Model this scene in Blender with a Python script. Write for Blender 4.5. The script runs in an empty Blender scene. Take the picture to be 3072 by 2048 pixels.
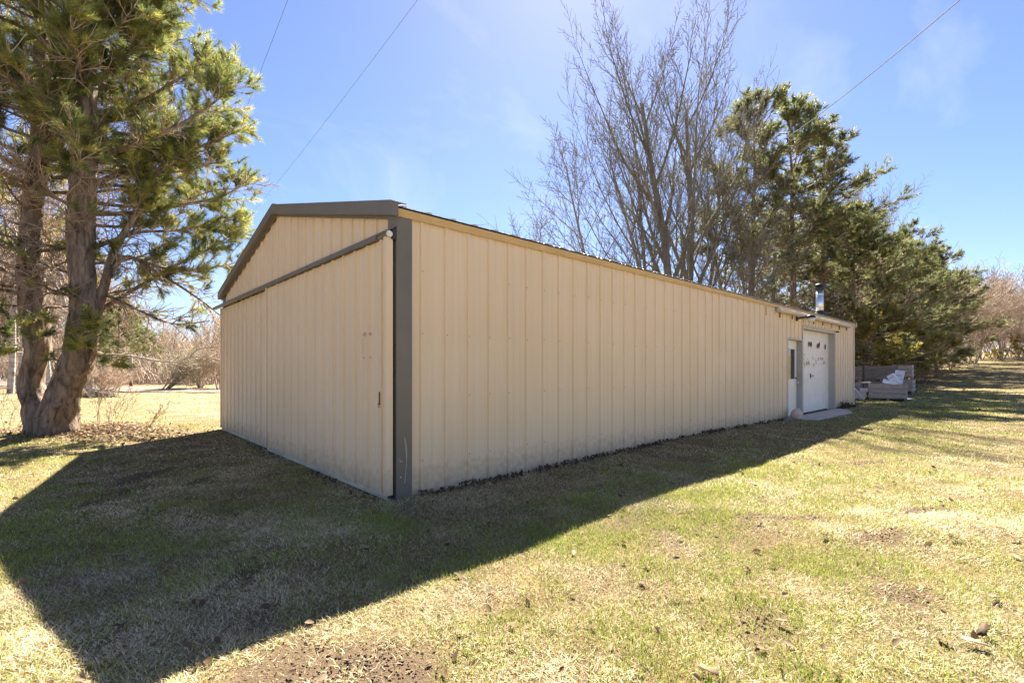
import bpy, math, random
import numpy as np
from mathutils import Vector

# ---------------------------------------------------------------- camera, sky, sun, exposure
SC = bpy.context.scene
COL = SC.collection
R = math.radians
FPX, HY = 1428.7, 1106.6                    # focal length and horizon row on the 3072 x 2048 frame
YAW = R(47.467)                             # heading measured from the long wall of the barn
CAM = np.array([-2.386, -4.3015, 1.3036])
FW = np.array([math.cos(YAW), math.sin(YAW), 0.0])
RT = np.array([math.sin(YAW), -math.cos(YAW), 0.0])

cam_d = bpy.data.cameras.new('camera')
cam_d.sensor_width = 36.0
cam_d.lens = FPX / 3072 * 36.0
cam_d.shift_y = (HY - 1024) / 3072
cam_d.clip_end = 2000
cam_o = bpy.data.objects.new('camera', cam_d)
COL.objects.link(cam_o)
cam_o.location = CAM
cam_o.rotation_euler = (R(90), 0, YAW - R(90))
SC.camera = cam_o

SUN_EL, SUN_ROT = R(46.5), R(51.0)          # rotation is clockwise from +Y
world = bpy.data.worlds.new('World')
SC.world = world
world.use_nodes = True
wn, wl = world.node_tree.nodes, world.node_tree.links
bg = wn['Background']
sky = wn.new('ShaderNodeTexSky')
sky.sky_type = 'NISHITA'
sky.sun_disc = False
sky.sun_elevation, sky.sun_rotation = SUN_EL, SUN_ROT
sky.air_density, sky.dust_density, sky.ozone_density = 1.0, 0.22, 9.0
bg.inputs[1].default_value = 0.050
# thin high cirrus, all over the sky
tc = wn.new('ShaderNodeTexCoord')
mp = wn.new('ShaderNodeMapping'); mp.inputs['Scale'].default_value = (1.2, 3.2, 4.0); mp.inputs['Rotation'].default_value = (0.2, 0.3, 0.9)
nz = wn.new('ShaderNodeTexNoise'); nz.inputs['Scale'].default_value = 1.3; nz.inputs['Detail'].default_value = 7; nz.inputs['Roughness'].default_value = 0.55; nz.inputs['Distortion'].default_value = 0.6
rp = wn.new('ShaderNodeValToRGB'); rp.color_ramp.elements[0].position = 0.50; rp.color_ramp.elements[1].position = 0.80
rp.color_ramp.elements[0].color = (0, 0, 0, 1); rp.color_ramp.elements[1].color = (0.38, 0.38, 0.38, 1)
mx = wn.new('ShaderNodeMixRGB'); mx.inputs[2].default_value = (4.4, 4.6, 5.4, 1)
wl.new(tc.outputs['Generated'], mp.inputs[0]); wl.new(mp.outputs[0], nz.inputs['Vector']); wl.new(nz.outputs['Fac'], rp.inputs[0])
wl.new(rp.outputs[0], mx.inputs[0]); tn = wn.new('ShaderNodeMixRGB'); tn.blend_type = 'MULTIPLY'; tn.inputs[0].default_value = 1; tn.inputs[2].default_value = (0.92, 0.745, 0.73, 1)
wl.new(sky.outputs[0], tn.inputs[1]); wl.new(tn.outputs[0], mx.inputs[1]); wl.new(mx.outputs[0], bg.inputs[0])

sun_d = bpy.data.lights.new('sun', 'SUN')
sun_d.energy = 5.0
sun_d.angle = R(0.53)
sun_d.color = (1.0, 0.925, 0.80)
sun_o = bpy.data.objects.new('sun', sun_d)
COL.objects.link(sun_o)
sv = Vector((math.sin(SUN_ROT) * math.cos(SUN_EL), math.cos(SUN_ROT) * math.cos(SUN_EL), math.sin(SUN_EL)))
sun_o.rotation_euler = sv.to_track_quat('Z', 'Y').to_euler()
sun_o.location = (20, 20, 40)

vs = SC.view_settings
vs.view_transform = 'Standard'; vs.look = 'None'; vs.exposure = 2.43; vs.gamma = 1.0
SC.render.engine = 'CYCLES'
SC.cycles.use_denoising = True
SC.cycles.max_bounces = 8
SC.cycles.transparent_max_bounces = 8

random.seed(7)
RNG = np.random.default_rng(7)

def at(px, py, Z):
    """world point that lies Z metres ahead of the camera plane, read off the photograph"""
    p = CAM + (FW + RT * (px - 1536) / FPX) * Z
    p[2] = CAM[2] + (HY - py) / FPX * Z
    return p

# ---------------------------------------------------------------- noise and terrain
def _hash(ix, iy, s):
    h = (ix.astype(np.int64) * 374761393 + iy.astype(np.int64) * 668265263 + s * 1442695) & 0xffffffff
    h = ((h ^ (h >> 13)) * 1274126177) & 0xffffffff
    return ((h ^ (h >> 16)) & 0xffff) / 65535.0

def vnoise(x, y, s=0):
    x = np.asarray(x, float); y = np.asarray(y, float)
    ix, iy = np.floor(x), np.floor(y)
    fx, fy = x - ix, y - iy
    fx = fx * fx * (3 - 2 * fx); fy = fy * fy * (3 - 2 * fy)
    a, b = _hash(ix, iy, s), _hash(ix + 1, iy, s)
    c, d = _hash(ix, iy + 1, s), _hash(ix + 1, iy + 1, s)
    return (a * (1 - fx) + b * fx) * (1 - fy) + (c * (1 - fx) + d * fx) * fy

def fbm(x, y, s=0, o=4):
    v, a, t = 0, 0.5, 0
    for k in range(o):
        v = v + a * vnoise(x, y, s + k * 17); t += a; a *= 0.5; x = x * 2.03 + 11.3; y = y * 2.03 + 5.7
    return v / t

def sm(a, b, v):  # smoothstep, also with a > b
    t = np.clip((np.asarray(v, float) - a) / (b - a), 0, 1)
    return t * t * (3 - 2 * t)

def hz(x, y):
    x = np.asarray(x, float); y = np.asarray(y, float)
    z = np.interp(x, [20, 26, 32, 46, 70, 92, 140, 300], [0, .06, .25, .5, 1.5, 2.7, 4.5, 9]) * (1 - sm(18, 45, y))
    z = z + 0.07 * np.exp(-((x - 6.5) / 3.6) ** 2 - ((y + 0.2) / 1.5) ** 2)
    z = z - 0.06 * sm(9, 14, y) * (1 - sm(30, 36, y))
    z = z + 7.0 * sm(46, 120, y) * (1 - sm(40, 90, x))
    z = z + 0.10 * np.exp(-((x + 2.2) / 1.6) ** 2 - ((y - 9.2) / 1.3) ** 2)
    near = sm(0.2, 1.5, np.maximum(np.maximum(-x, x - 18.3), np.maximum(-y, y - 7.6)))
    z = z + near * (fbm(x * .45, y * .45, 3) - .5) * 0.14 + near * (fbm(x * 2.2, y * 2.2, 9, 2) - .5) * 0.04
    return z

def gz(x, y):
    return float(hz(x, y))

# ---------------------------------------------------------------- mesh helpers
def tag(o, label=None, cat=None, group=None, kind=None):
    if label: o['label'] = label
    if cat: o['category'] = cat
    if group: o['group'] = group
    if kind: o['kind'] = kind
    return o

def empty(name, loc=(0, 0, 0), rz=0.0):
    o = bpy.data.objects.new(name, None)
    o.empty_display_size = 0.2
    o.location = loc; o.rotation_euler = (0, 0, rz)
    COL.objects.link(o)
    return o

def link(name, me, mat, parent=None, smooth=False):
    if mat is not None and not me.materials:
        me.materials.append(mat)
    if smooth:
        me.polygons.foreach_set('use_smooth', np.ones(len(me.polygons), bool))
    o = bpy.data.objects.new(name, me)
    if parent is not None: o.parent = parent
    COL.objects.link(o)
    return o

def np_mesh(name, V, faces, col=None):
    """V (n,3), faces: list of (m,k) index arrays, col: (n,3) point colours"""
    me = bpy.data.meshes.new(name)
    V = np.asarray(V, np.float32)
    me.vertices.add(len(V)); me.vertices.foreach_set('co', V.ravel())
    faces = [np.asarray(f, np.int32) for f in faces if len(f)]
    nl = sum(f.size for f in faces); nf = sum(len(f) for f in faces)
    me.loops.add(nl); me.polygons.add(nf)
    me.loops.foreach_set('vertex_index', np.concatenate([f.ravel() for f in faces]))
    tot = np.concatenate([np.full(len(f), f.shape[1], np.int32) for f in faces])
    me.polygons.foreach_set('loop_start', np.concatenate([[0], np.cumsum(tot)[:-1]]).astype(np.int32))
    if col is not None:
        a = me.attributes.new('col', 'FLOAT_COLOR', 'POINT')
        c4 = np.ones((len(V), 4), np.float32); c4[:, :3] = col
        a.data.foreach_set('color', c4.ravel())
    me.update(calc_edges=True)
    return me

class MB:
    """collects boxes, prisms and tubes into one mesh"""
    def __init__(s): s.v = []; s.f = []
    def add(s, v, f):
        b = len(s.v); s.v += [tuple(p) for p in v]; s.f += [tuple(i + b for i in q) for q in f]; return s
    def box(s, a, b):
        x0, y0, z0 = a; x1, y1, z1 = b
        return s.add([(x0, y0, z0), (x1, y0, z0), (x1, y1, z0), (x0, y1, z0), (x0, y0, z1), (x1, y0, z1), (x1, y1, z1), (x0, y1, z1)],
                     [(0, 3, 2, 1), (4, 5, 6, 7), (0, 1, 5, 4), (1, 2, 6, 5), (2, 3, 7, 6), (3, 0, 4, 7)])
    def bar(s, a, b, w, h):
        a, b = Vector(a), Vector(b); d = (b - a).normalized()
        u = d.cross(Vector((0, 0, 1)));  u = Vector((1, 0, 0)) if u.length < 1e-4 else u.normalized()
        v = u.cross(d).normalized()
        vs_ = []
        for p in (a, b):
            for q in ((-1, -1), (1, -1), (1, 1), (-1, 1)):
                vs_.append(p + u * q[0] * w / 2 + v * q[1] * h / 2)
        return s.add(vs_, [(0, 1, 2, 3), (7, 6, 5, 4), (0, 4, 5, 1), (1, 5, 6, 2), (2, 6, 7, 3), (3, 7, 4, 0)])
    def prism(s, poly, axis, a, b):
        """poly: 2-D outline in the plane normal to axis, extruded a..b"""
        n = len(poly)
        def P(q, t):
            return (t, q[0], q[1]) if axis == 0 else ((q[0], t, q[1]) if axis == 1 else (q[0], q[1], t))
        v = [P(q, a) for q in poly] + [P(q, b) for q in poly]
        f = [tuple(range(n))[::-1], tuple(range(n, 2 * n))] + [(i, (i + 1) % n, n + (i + 1) % n, n + i) for i in range(n)]
        return s.add(v, f)
    def lathe(s, prof, c, n=20, axis='z'):
        v = []; f = []
        for (r, h) in prof:
            for k in range(n):
                t = 2 * math.pi * k / n
                q = (r * math.cos(t), r * math.sin(t), h)
                if axis == 'x': q = (h, q[0], q[1])
                if axis == 'y': q = (q[0], h, q[1])
                v.append((c[0] + q[0], c[1] + q[1], c[2] + q[2]))
        m = len(prof)
        for i in range(m - 1):
            for k in range(n):
                f.append((i * n + k, i * n + (k + 1) % n, (i + 1) * n + (k + 1) % n, (i + 1) * n + k))
        f.append(tuple(range(n))[::-1]); f.append(tuple((m - 1) * n + k for k in range(n)))
        return s.add(v, f)
    def mesh(s, name):
        me = bpy.data.meshes.new(name); me.from_pydata(s.v, [], s.f); me.update()
        import bmesh
        bm = bmesh.new(); bm.from_mesh(me); bmesh.ops.recalc_face_normals(bm, faces=bm.faces); bm.to_mesh(me); bm.free()
        return me
    def build(s, name, mat, parent=None, smooth=False, bevel=0):
        o = link(name, s.mesh(name), mat, parent, smooth)
        if bevel:
            m = o.modifiers.new('bevel', 'BEVEL'); m.width = bevel; m.segments = 2; m.limit_method = 'ANGLE'
        return o

class Tubes:
    """many tapered tubes, turned into arrays in groups of equal length"""
    def __init__(s): s.g = {}; s.n = 0
    def add(s, pts, radii, sides=3, col=(.3, .25, .2)):
        s.g.setdefault((len(pts), sides), []).append((pts, radii, col)); s.n += 1
    def arrays(s):
        Vs, Fs, Cs, base = [], [], [], 0
        for (n, k), L in s.g.items():
            P = np.array([a[0] for a in L], float); r = np.array([a[1] for a in L], float); c = np.array([a[2] for a in L], float)
            T = np.gradient(P, axis=1) if n > 2 else np.repeat(P[:, 1:2] - P[:, 0:1], 2, 1)
            T /= np.linalg.norm(T, axis=2, keepdims=True) + 1e-9
            D = P[:, -1] - P[:, 0]
            ref = np.where((np.abs(D[:, 2]) > .8 * np.linalg.norm(D, axis=1))[:, None], np.array([1.0, 0.13, 0.]), np.array([0., 0.07, 1.0]))
            U = np.cross(T, ref[:, None, :]); U /= np.linalg.norm(U, axis=2, keepdims=True) + 1e-9
            Wv = np.cross(T, U)
            th = 2 * np.pi * np.arange(k) / k
            ring = P[:, :, None, :] + r[:, :, None, None] * (U[:, :, None, :] * np.cos(th)[:, None] + Wv[:, :, None, :] * np.sin(th)[:, None])
            N = len(L)
            Vs.append(ring.reshape(-1, 3)); Cs.append(np.repeat(c, n * k, 0))
            i = np.arange(N)[:, None, None] * n * k + np.arange(n - 1)[None, :, None] * k
            a = np.arange(k)[None, None, :]; b = (a + 1) % k
            q = np.stack([i + a, i + b, i + b + k, i + a + k], -1).reshape(-1, 4) + base
            Fs.append(q); base += N * n * k
        return np.concatenate(Vs), [np.concatenate(Fs)], np.concatenate(Cs)
    def build(s, name, mat, parent=None, smooth=True):
        V, F, C = s.arrays()
        return link(name, np_mesh(name, V, F, C), mat, parent, smooth)

# ---------------------------------------------------------------- materials
def newmat(name):
    m = bpy.data.materials.new(name); m.use_nodes = True
    nt = m.node_tree; return m, nt.nodes, nt.links, nt.nodes['Principled BSDF']

def ramp(n, stops):
    r = n.new('ShaderNodeValToRGB'); e = r.color_ramp.elements
    while len(e) < len(stops): e.new(0.5)
    for k, (p, c) in enumerate(stops): e[k].position = p; e[k].color = (*c, 1)
    return r

def simple(name, c, rough=0.6, var=0.12, scale=6.0, metal=0.0, bump=0.0, stretch=(1, 1, 1), spec=0.4):
    """painted or raw surface: base colour with a soft two-scale mottling and optional fine relief"""
    m, n, l, b = newmat(name)
    t = n.new('ShaderNodeTexCoord'); mpn = n.new('ShaderNodeMapping'); mpn.inputs['Scale'].default_value = stretch
    z = n.new('ShaderNodeTexNoise'); z.inputs['Scale'].default_value = scale; z.inputs['Detail'].default_value = 6; z.inputs['Roughness'].default_value = 0.62
    lo = tuple(max(0, v * (1 - var)) for v in c); hi = tuple(min(1, v * (1 + var)) for v in c)
    r = ramp(n, [(0.3, lo), (0.7, hi)])
    l.new(t.outputs['Object'], mpn.inputs[0]); l.new(mpn.outputs[0], z.inputs['Vector']); l.new(z.outputs['Fac'], r.inputs[0]); l.new(r.outputs[0], b.inputs['Base Color'])
    b.inputs['Roughness'].default_value = rough; b.inputs['Metallic'].default_value = metal; b.inputs['Specular IOR Level'].default_value = spec
    if bump:
        bp = n.new('ShaderNodeBump'); bp.inputs['Strength'].default_value = bump; bp.inputs['Distance'].default_value = 0.01
        l.new(z.outputs['Fac'], bp.inputs['Height']); l.new(bp.outputs[0], b.inputs['Normal'])
    return m

def siding_material():
    """chalky tan painted steel: broad mottling, thin vertical run marks, mud splash where the sheet meets the soil"""
    m, n, l, b = newmat('tan_painted_steel')
    g = n.new('ShaderNodeNewGeometry')
    big = n.new('ShaderNodeTexNoise'); big.inputs['Scale'].default_value = 0.9; big.inputs['Detail'].default_value = 3
    mpn = n.new('ShaderNodeMapping'); mpn.inputs['Scale'].default_value = (26, 26, 0.35)
    run = n.new('ShaderNodeTexNoise'); run.inputs['Scale'].default_value = 1.0; run.inputs['Detail'].default_value = 4
    l.new(g.outputs['Position'], big.inputs['Vector']); l.new(g.outputs['Position'], mpn.inputs[0]); l.new(mpn.outputs[0], run.inputs['Vector'])
    r1 = ramp(n, [(0.35, (0.755, 0.590, 0.390)), (0.65, (0.785, 0.625, 0.425))])
    r2 = ramp(n, [(0.28, (0.945, 0.935, 0.91)), (0.5, (1, 1, 1)), (0.8, (1.02, 1.02, 1.02))])
    mul = n.new('ShaderNodeMixRGB'); mul.blend_type = 'MULTIPLY'; mul.inputs[0].default_value = 1
    l.new(big.outputs['Fac'], r1.inputs[0]); l.new(run.outputs['Fac'], r2.inputs[0]); l.new(r1.outputs[0], mul.inputs[1]); l.new(r2.outputs[0], mul.inputs[2])
    # mud splash just above the soil
    sx = n.new('ShaderNodeSeparateXYZ'); l.new(g.outputs['Position'], sx.inputs[0])
    sp = n.new('ShaderNodeTexNoise'); sp.inputs['Scale'].default_value = 14; sp.inputs['Detail'].default_value = 5
    l.new(g.outputs['Position'], sp.inputs['Vector'])
    mth = n.new('ShaderNodeMath'); mth.operation = 'MULTIPLY_ADD'; mth.inputs[1].default_value = -0.55; l.new(sp.outputs['Fac'], mth.inputs[0]); l.new(sx.outputs['Z'], mth.inputs[2])
    mr = n.new('ShaderNodeMapRange'); mr.inputs['From Min'].default_value = -0.30; mr.inputs['From Max'].default_value = 0.06; mr.inputs['To Min'].default_value = 0.6; mr.inputs['To Max'].default_value = 0.0
    l.new(mth.outputs[0], mr.inputs['Value'])
    mud = n.new('ShaderNodeMixRGB'); mud.inputs[2].default_value = (0.30, 0.22, 0.15, 1)
    l.new(mr.outputs[0], mud.inputs[0]); l.new(mul.outputs[0], mud.inputs[1]); l.new(mud.outputs[0], b.inputs['Base Color'])
    b.inputs['Roughness'].default_value = 0.55; b.inputs['Specular IOR Level'].default_value = 0.35
    bp = n.new('ShaderNodeBump'); bp.inputs['Strength'].default_value = 0.15; bp.inputs['Distance'].default_value = 0.02
    l.new(big.outputs['Fac'], bp.inputs['Height']); l.new(bp.outputs[0], b.inputs['Normal'])
    return m

def foliage(name, trans=0.35, rough=0.55, gain=1.0):
    """colour comes from the point colours of each tuft or blade; light passes through"""
    m, n, l, b = newmat(name)
    a = n.new('ShaderNodeAttribute'); a.attribute_name = 'col'
    hs = n.new('ShaderNodeHueSaturation'); hs.inputs['Value'].default_value = gain
    l.new(a.outputs['Color'], hs.inputs['Color'])
    l.new(hs.outputs[0], b.inputs['Base Color']); b.inputs['Roughness'].default_value = rough; b.inputs['Specular IOR Level'].default_value = 0.25
    t = n.new('ShaderNodeBsdfTranslucent'); l.new(hs.outputs[0], t.inputs['Color'])
    mxs = n.new('ShaderNodeMixShader'); mxs.inputs[0].default_value = trans
    l.new(b.outputs[0], mxs.inputs[1]); l.new(t.outputs[0], mxs.inputs[2]); l.new(mxs.outputs[0], n['Material Output'].inputs['Surface'])
    return m

def bark(name, dark, light, scale=7.0, bump=0.8, stretch=(1, 1, 0.22), dist=0.04):
    m, n, l, b = newmat(name)
    t = n.new('ShaderNodeTexCoord'); mpn = n.new('ShaderNodeMapping'); mpn.inputs['Scale'].default_value = stretch
    z = n.new('ShaderNodeTexNoise'); z.inputs['Scale'].default_value = scale; z.inputs['Detail'].default_value = 8; z.inputs['Roughness'].default_value = 0.7; z.inputs['Distortion'].default_value = 0.7
    r = ramp(n, [(0.36, dark), (0.5, tuple((a + c) / 2 for a, c in zip(dark, light))), (0.66, light)])
    l.new(t.outputs['Object'], mpn.inputs[0]); l.new(mpn.outputs[0], z.inputs['Vector']); l.new(z.outputs['Fac'], r.inputs[0]); l.new(r.outputs[0], b.inputs['Base Color'])
    b.inputs['Roughness'].default_value = 0.85; b.inputs['Specular IOR Level'].default_value = 0.15
    bp = n.new('ShaderNodeBump'); bp.inputs['Strength'].default_value = bump; bp.inputs['Distance'].default_value = dist
    l.new(z.outputs['Fac'], bp.inputs['Height']); l.new(bp.outputs[0], b.inputs['Normal'])
    return m

def attr_mat(name, rough=0.85):
    m, n, l, b = newmat(name)
    a = n.new('ShaderNodeAttribute'); a.attribute_name = 'col'
    z = n.new('ShaderNodeTexNoise'); z.inputs['Scale'].default_value = 30; z.inputs['Detail'].default_value = 3
    r = ramp(n, [(0.3, (0.75, 0.75, 0.75)), (0.7, (1.15, 1.15, 1.15))])
    mu = n.new('ShaderNodeMixRGB'); mu.blend_type = 'MULTIPLY'; mu.inputs[0].default_value = 1
    l.new(z.outputs['Fac'], r.inputs[0]); l.new(a.outputs['Color'], mu.inputs[1]); l.new(r.outputs[0], mu.inputs[2]); l.new(mu.outputs[0], b.inputs['Base Color'])
    b.inputs['Roughness'].default_value = rough; b.inputs['Specular IOR Level'].default_value = 0.15
    return m

def ground_material():
    """thatch, soil and sparse turf; blades stand on top of it"""
    m, n, l, b = newmat('lawn_soil')
    g = n.new('ShaderNodeNewGeometry')
    def nzz(sc, det=6, ro=0.6):
        z = n.new('ShaderNodeTexNoise'); z.inputs['Scale'].default_value = sc; z.inputs['Detail'].default_value = det; z.inputs['Roughness'].default_value = ro
        l.new(g.outputs['Position'], z.inputs['Vector']); return z
    a, c, d = nzz(0.5), nzz(4.0), nzz(55, 4, 0.7)
    r1 = ramp(n, [(0.34, (0.165, 0.122, 0.068)), (0.5, (0.225, 0.180, 0.098)), (0.66, (0.175, 0.162, 0.062))])
    r2 = ramp(n, [(0.3, (0.72, 0.70, 0.66)), (0.7, (1.25, 1.22, 1.15))])
    r3 = ramp(n, [(0.35, (0.5, 0.48, 0.45)), (0.65, (1.35, 1.3, 1.2))])
    mu = n.new('ShaderNodeMixRGB'); mu.blend_type = 'MULTIPLY'; mu.inputs[0].default_value = 1
    mu2 = n.new('ShaderNodeMixRGB'); mu2.blend_type = 'MULTIPLY'; mu2.inputs[0].default_value = 1
    l.new(a.outputs['Fac'], r1.inputs[0]); l.new(c.outputs['Fac'], r2.inputs[0]); l.new(d.outputs['Fac'], r3.inputs[0])
    l.new(r1.outputs[0], mu.inputs[1]); l.new(r2.outputs[0], mu.inputs[2]); l.new(mu.outputs[0], mu2.inputs[1]); l.new(r3.outputs[0], mu2.inputs[2])
    # dry tan field beyond the pine, added bounce tone behind the camera, leaf litter under the tree row
    at_ = n.new('ShaderNodeAttribute'); at_.attribute_name = 'col'
    sp = n.new('ShaderNodeSeparateColor'); l.new(at_.outputs['Color'], sp.inputs[0])
    fx = n.new('ShaderNodeMixRGB'); fx.inputs[2].default_value = (0.235, 0.180, 0.098, 1)
    fm = n.new('ShaderNodeMath'); fm.operation = 'MULTIPLY'; l.new(sp.outputs[0], fm.inputs[0]); l.new(r3.outputs[0], fm.inputs[1])
    l.new(sp.outputs[0], fx.inputs[0]); l.new(mu2.outputs[0], fx.inputs[1])
    fmu = n.new('ShaderNodeMixRGB'); fmu.inputs[2].default_value = (0.135, 0.085, 0.047, 1)
    l.new(sp.outputs[1], fmu.inputs[0]); l.new(fx.outputs[0], fmu.inputs[1])
    so = n.new('ShaderNodeMixRGB'); so.inputs[2].default_value = (0.125, 0.086, 0.056, 1)
    l.new(sp.outputs[2], so.inputs[0]); l.new(fmu.outputs[0], so.inputs[1])
    l.new(so.outputs[0], b.inputs['Base Color'])
    b.inputs['Roughness'].default_value = 0.95; b.inputs['Specular IOR Level'].default_value = 0.1
    bp = n.new('ShaderNodeBump'); bp.inputs['Strength'].default_value = 0.9; bp.inputs['Distance'].default_value = 0.03
    ad = n.new('ShaderNodeMath'); ad.operation = 'ADD'; l.new(c.outputs['Fac'], ad.inputs[0]); l.new(d.outputs['Fac'], ad.inputs[1])
    l.new(ad.outputs[0], bp.inputs['Height']); l.new(bp.outputs[0], b.inputs['Normal'])
    return m

M = dict(
    tan=siding_material(),
    trim=simple('olive_grey_painted_trim', (0.165, 0.146, 0.112), 0.45, 0.10, 3.0, spec=0.5),
    eave=simple('ochre_painted_eave', (0.58, 0.40, 0.18), 0.55, 0.10, 4.0),
    roof=simple('galvanised_roof', (0.42, 0.40, 0.37), 0.45, 0.15, 3.0, metal=0.5),
    core=simple('dark_framing', (0.05, 0.042, 0.034), 0.9, 0.2),
    board=simple('weathered_green_grey_board', (0.50, 0.45, 0.33), 0.8, 0.25, 5.0, bump=0.3, stretch=(8, 0.6, 3)),
    white=simple('white_door_paint', (0.84, 0.77, 0.68), 0.5, 0.05, 4.0),
    jamb=simple('grey_jamb_trim', (0.44, 0.42, 0.37), 0.5, 0.08, 4.0),
    steel=simple('brushed_steel', (0.80, 0.77, 0.72), 0.34, 0.10, 9.0, metal=1.0),
    black=simple('dark_metal', (0.03, 0.028, 0.026), 0.5, 0.3),
    rust=simple('rust_scab', (0.16, 0.075, 0.035), 0.9, 0.35, 30.0),
    stain=simple('pale_rust_stain', (0.52, 0.42, 0.28), 0.8, 0.2, 20.0),
    concrete=simple('concrete', (0.46, 0.40, 0.33), 0.85, 0.2, 5.0, bump=0.4),
    pale=simple('pale_track_paint', (0.62, 0.53, 0.40), 0.55, 0.10, 5.0),
    binwood=simple('grey_bin_wood', (0.38, 0.325, 0.28), 0.85, 0.3, 7.0, bump=0.35, stretch=(1, 8, 8)),
    binwood2=simple('dark_bin_wood', (0.20, 0.165, 0.135), 0.85, 0.35, 7.0, bump=0.35, stretch=(1, 8, 8)),
    paper=simple('white_sheet', (0.78, 0.79, 0.83), 0.7, 0.05, 8.0),
    card=simple('cardboard', (0.42, 0.31, 0.19), 0.8, 0.12, 8.0),
    lens=simple('milky_lens', (0.75, 0.72, 0.66), 0.3, 0.05),
    stone=simple('pale_stone', (0.62, 0.48, 0.37), 0.9, 0.25, 9.0, bump=0.5),
    gravel=simple('gravel', (0.15, 0.122, 0.095), 0.95, 0.25, 9.0, bump=0.5),
    wire=simple('wire', (0.10, 0.10, 0.11), 0.95, 0.1, spec=0),
    cable=simple('pale_cable', (0.34, 0.345, 0.37), 0.95, 0.15, 14, spec=0),
    postwood=simple('grey_post_wood', (0.36, 0.31, 0.27), 0.9, 0.25, 3.0, stretch=(6, 6, 0.6)),
    pine_bark=bark('pine_bark', (0.075, 0.056, 0.042), (0.40, 0.305, 0.225), 8.0, 1.0, (1.2, 1.2, 0.30), 0.06),
    maple_bark=bark('maple_bark', (0.12, 0.105, 0.085), (0.34, 0.30, 0.245), 4.0, 0.5),
    birch_bark=bark('birch_bark', (0.10, 0.085, 0.075), (0.66, 0.62, 0.57), 3.0, 0.3, (0.6, 0.6, 2.2)),
    twig=attr_mat('bare_twigs'),
    needle=foliage('pine_needles', 0.5, 0.5),
    grass=foliage('grass_blades', 0.30, 0.6),
    leaf=foliage('dead_leaves', 0.25, 0.7),
    ground=ground_material(),
)
g_, gn, gl, gb = newmat('window_glass')
gb.inputs['Base Color'].default_value = (0.03, 0.032, 0.035, 1); gb.inputs['Roughness'].default_value = 0.05; gb.inputs['Specular IOR Level'].default_value = 0.9
M['glass'] = g_

# ---------------------------------------------------------------- ground
def axis_pts(lo, hi, dense_lo, dense_hi, step, ratio=1.13):
    a = list(np.arange(dense_lo, dense_hi + 1e-6, step)); s = step; x = a[-1]
    while x < hi: s *= ratio; x += s; a.append(x)
    s = step; x = a[0]
    while x > lo: s *= ratio; x -= s; a.insert(0, x)
    return np.array(a)

gx = axis_pts(-400, 700, -9, 20, 0.18); gy = axis_pts(-400, 700, -7, 12, 0.18)
GX, GY = np.meshgrid(gx, gy, indexing='ij')
GZ = hz(GX, GY)
def soil_mask(x, y):
    """bare soil: scuffed patches, the worn strip towards the door, mole runs"""
    s = sm(.60, .70, fbm(x * 1.5 + 3, y * 1.5, 61, 4)) * .45
    for (cx, cy, rx, ry, an, k) in SOIL:
        c_, s_ = math.cos(an), math.sin(an)
        u = ((x - cx) * c_ + (y - cy) * s_) / rx; v = (-(x - cx) * s_ + (y - cy) * c_) / ry
        w = (fbm(x * 5, y * 5, 71, 3) - .5) * 1.3
        s = np.maximum(s, k * (1 - sm(.55, 1.15, np.sqrt(u * u + v * v) + w)))
    return np.clip(s, 0, 1)
def onground(px, py):
    d = FW + RT * (px - 1536) / FPX; dz = -(py - HY) / FPX; t = -CAM[2] / dz
    return CAM[0] + d[0] * t, CAM[1] + d[1] * t
SOIL = []
for (px, py, rx, ry, an, k) in [(1180, 2010, .28, .30, 0.8, 1), (800, 2030, .55, .22, 0.2, .95), (1000, 2045, .5, .2, 0.3, .8),
                                (2370, 1560, .75, .10, -0.55, .85), (2600, 1385, 1.1, .12, -0.5, .75), (2640, 1610, .35, .14, -.3, .9),
                                (2760, 1530, .40, .12, -.4, 1), (2270, 1860, .22, .13, .2, .7), (2700, 1780, .25, .14, .5, .8),
                                (420, 1430, .55, .20, 0.9, .9), (330, 1490, .5, .15, 0.9, .7), (600, 1440, .35, .10, .9, .7)]:
    cx, cy = onground(px, py); SOIL.append((cx, cy, rx, ry, an, k))
c = np.zeros((GX.size, 3), np.float32)
fx_, fy_ = GX.ravel(), GY.ravel()
c[:, 0] = sm(9.5, 14, fy_ + 1.5 * fbm(fx_ * .4, fy_ * .4, 5)) * (1 - sm(14, 20, fx_)) * .85
c[:, 1] = np.maximum(sm(1.5, 4.5, fy_ + 2.5 * (fbm(fx_ * .3, fy_ * .3, 8) - .5)) * sm(19, 24, fx_), np.exp(-((fx_ + 1.6) / 1.7) ** 2 - ((fy_ - 8.9) / .8) ** 2)); c[:, 1] = np.maximum(c[:, 1], sm(36, 48, fy_) * .9)
c[:, 2] = soil_mask(fx_, fy_)
bounce_tone = sm(.6, -1.2, (fx_ - CAM[0]) * FW[0] + (fy_ - CAM[1]) * FW[1])  # unseen ground behind the camera toned paler, added to bounce light onto the walls
c[:, 0] = np.maximum(c[:, 0], bounce_tone); c[:, 1] *= (1 - bounce_tone)
nx, ny = GX.shape
ii = (np.arange(nx - 1)[:, None] * ny + np.arange(ny - 1)[None, :]).ravel()
me = np_mesh('ground', np.stack([GX.ravel(), GY.ravel(), GZ.ravel()], 1), [np.stack([ii, ii + ny, ii + ny + 1, ii + 1], 1)], c)
tag(link('ground', me, M['ground'], None, True), 'rough lawn of straw and green grass around the barn', kind='structure')

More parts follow.
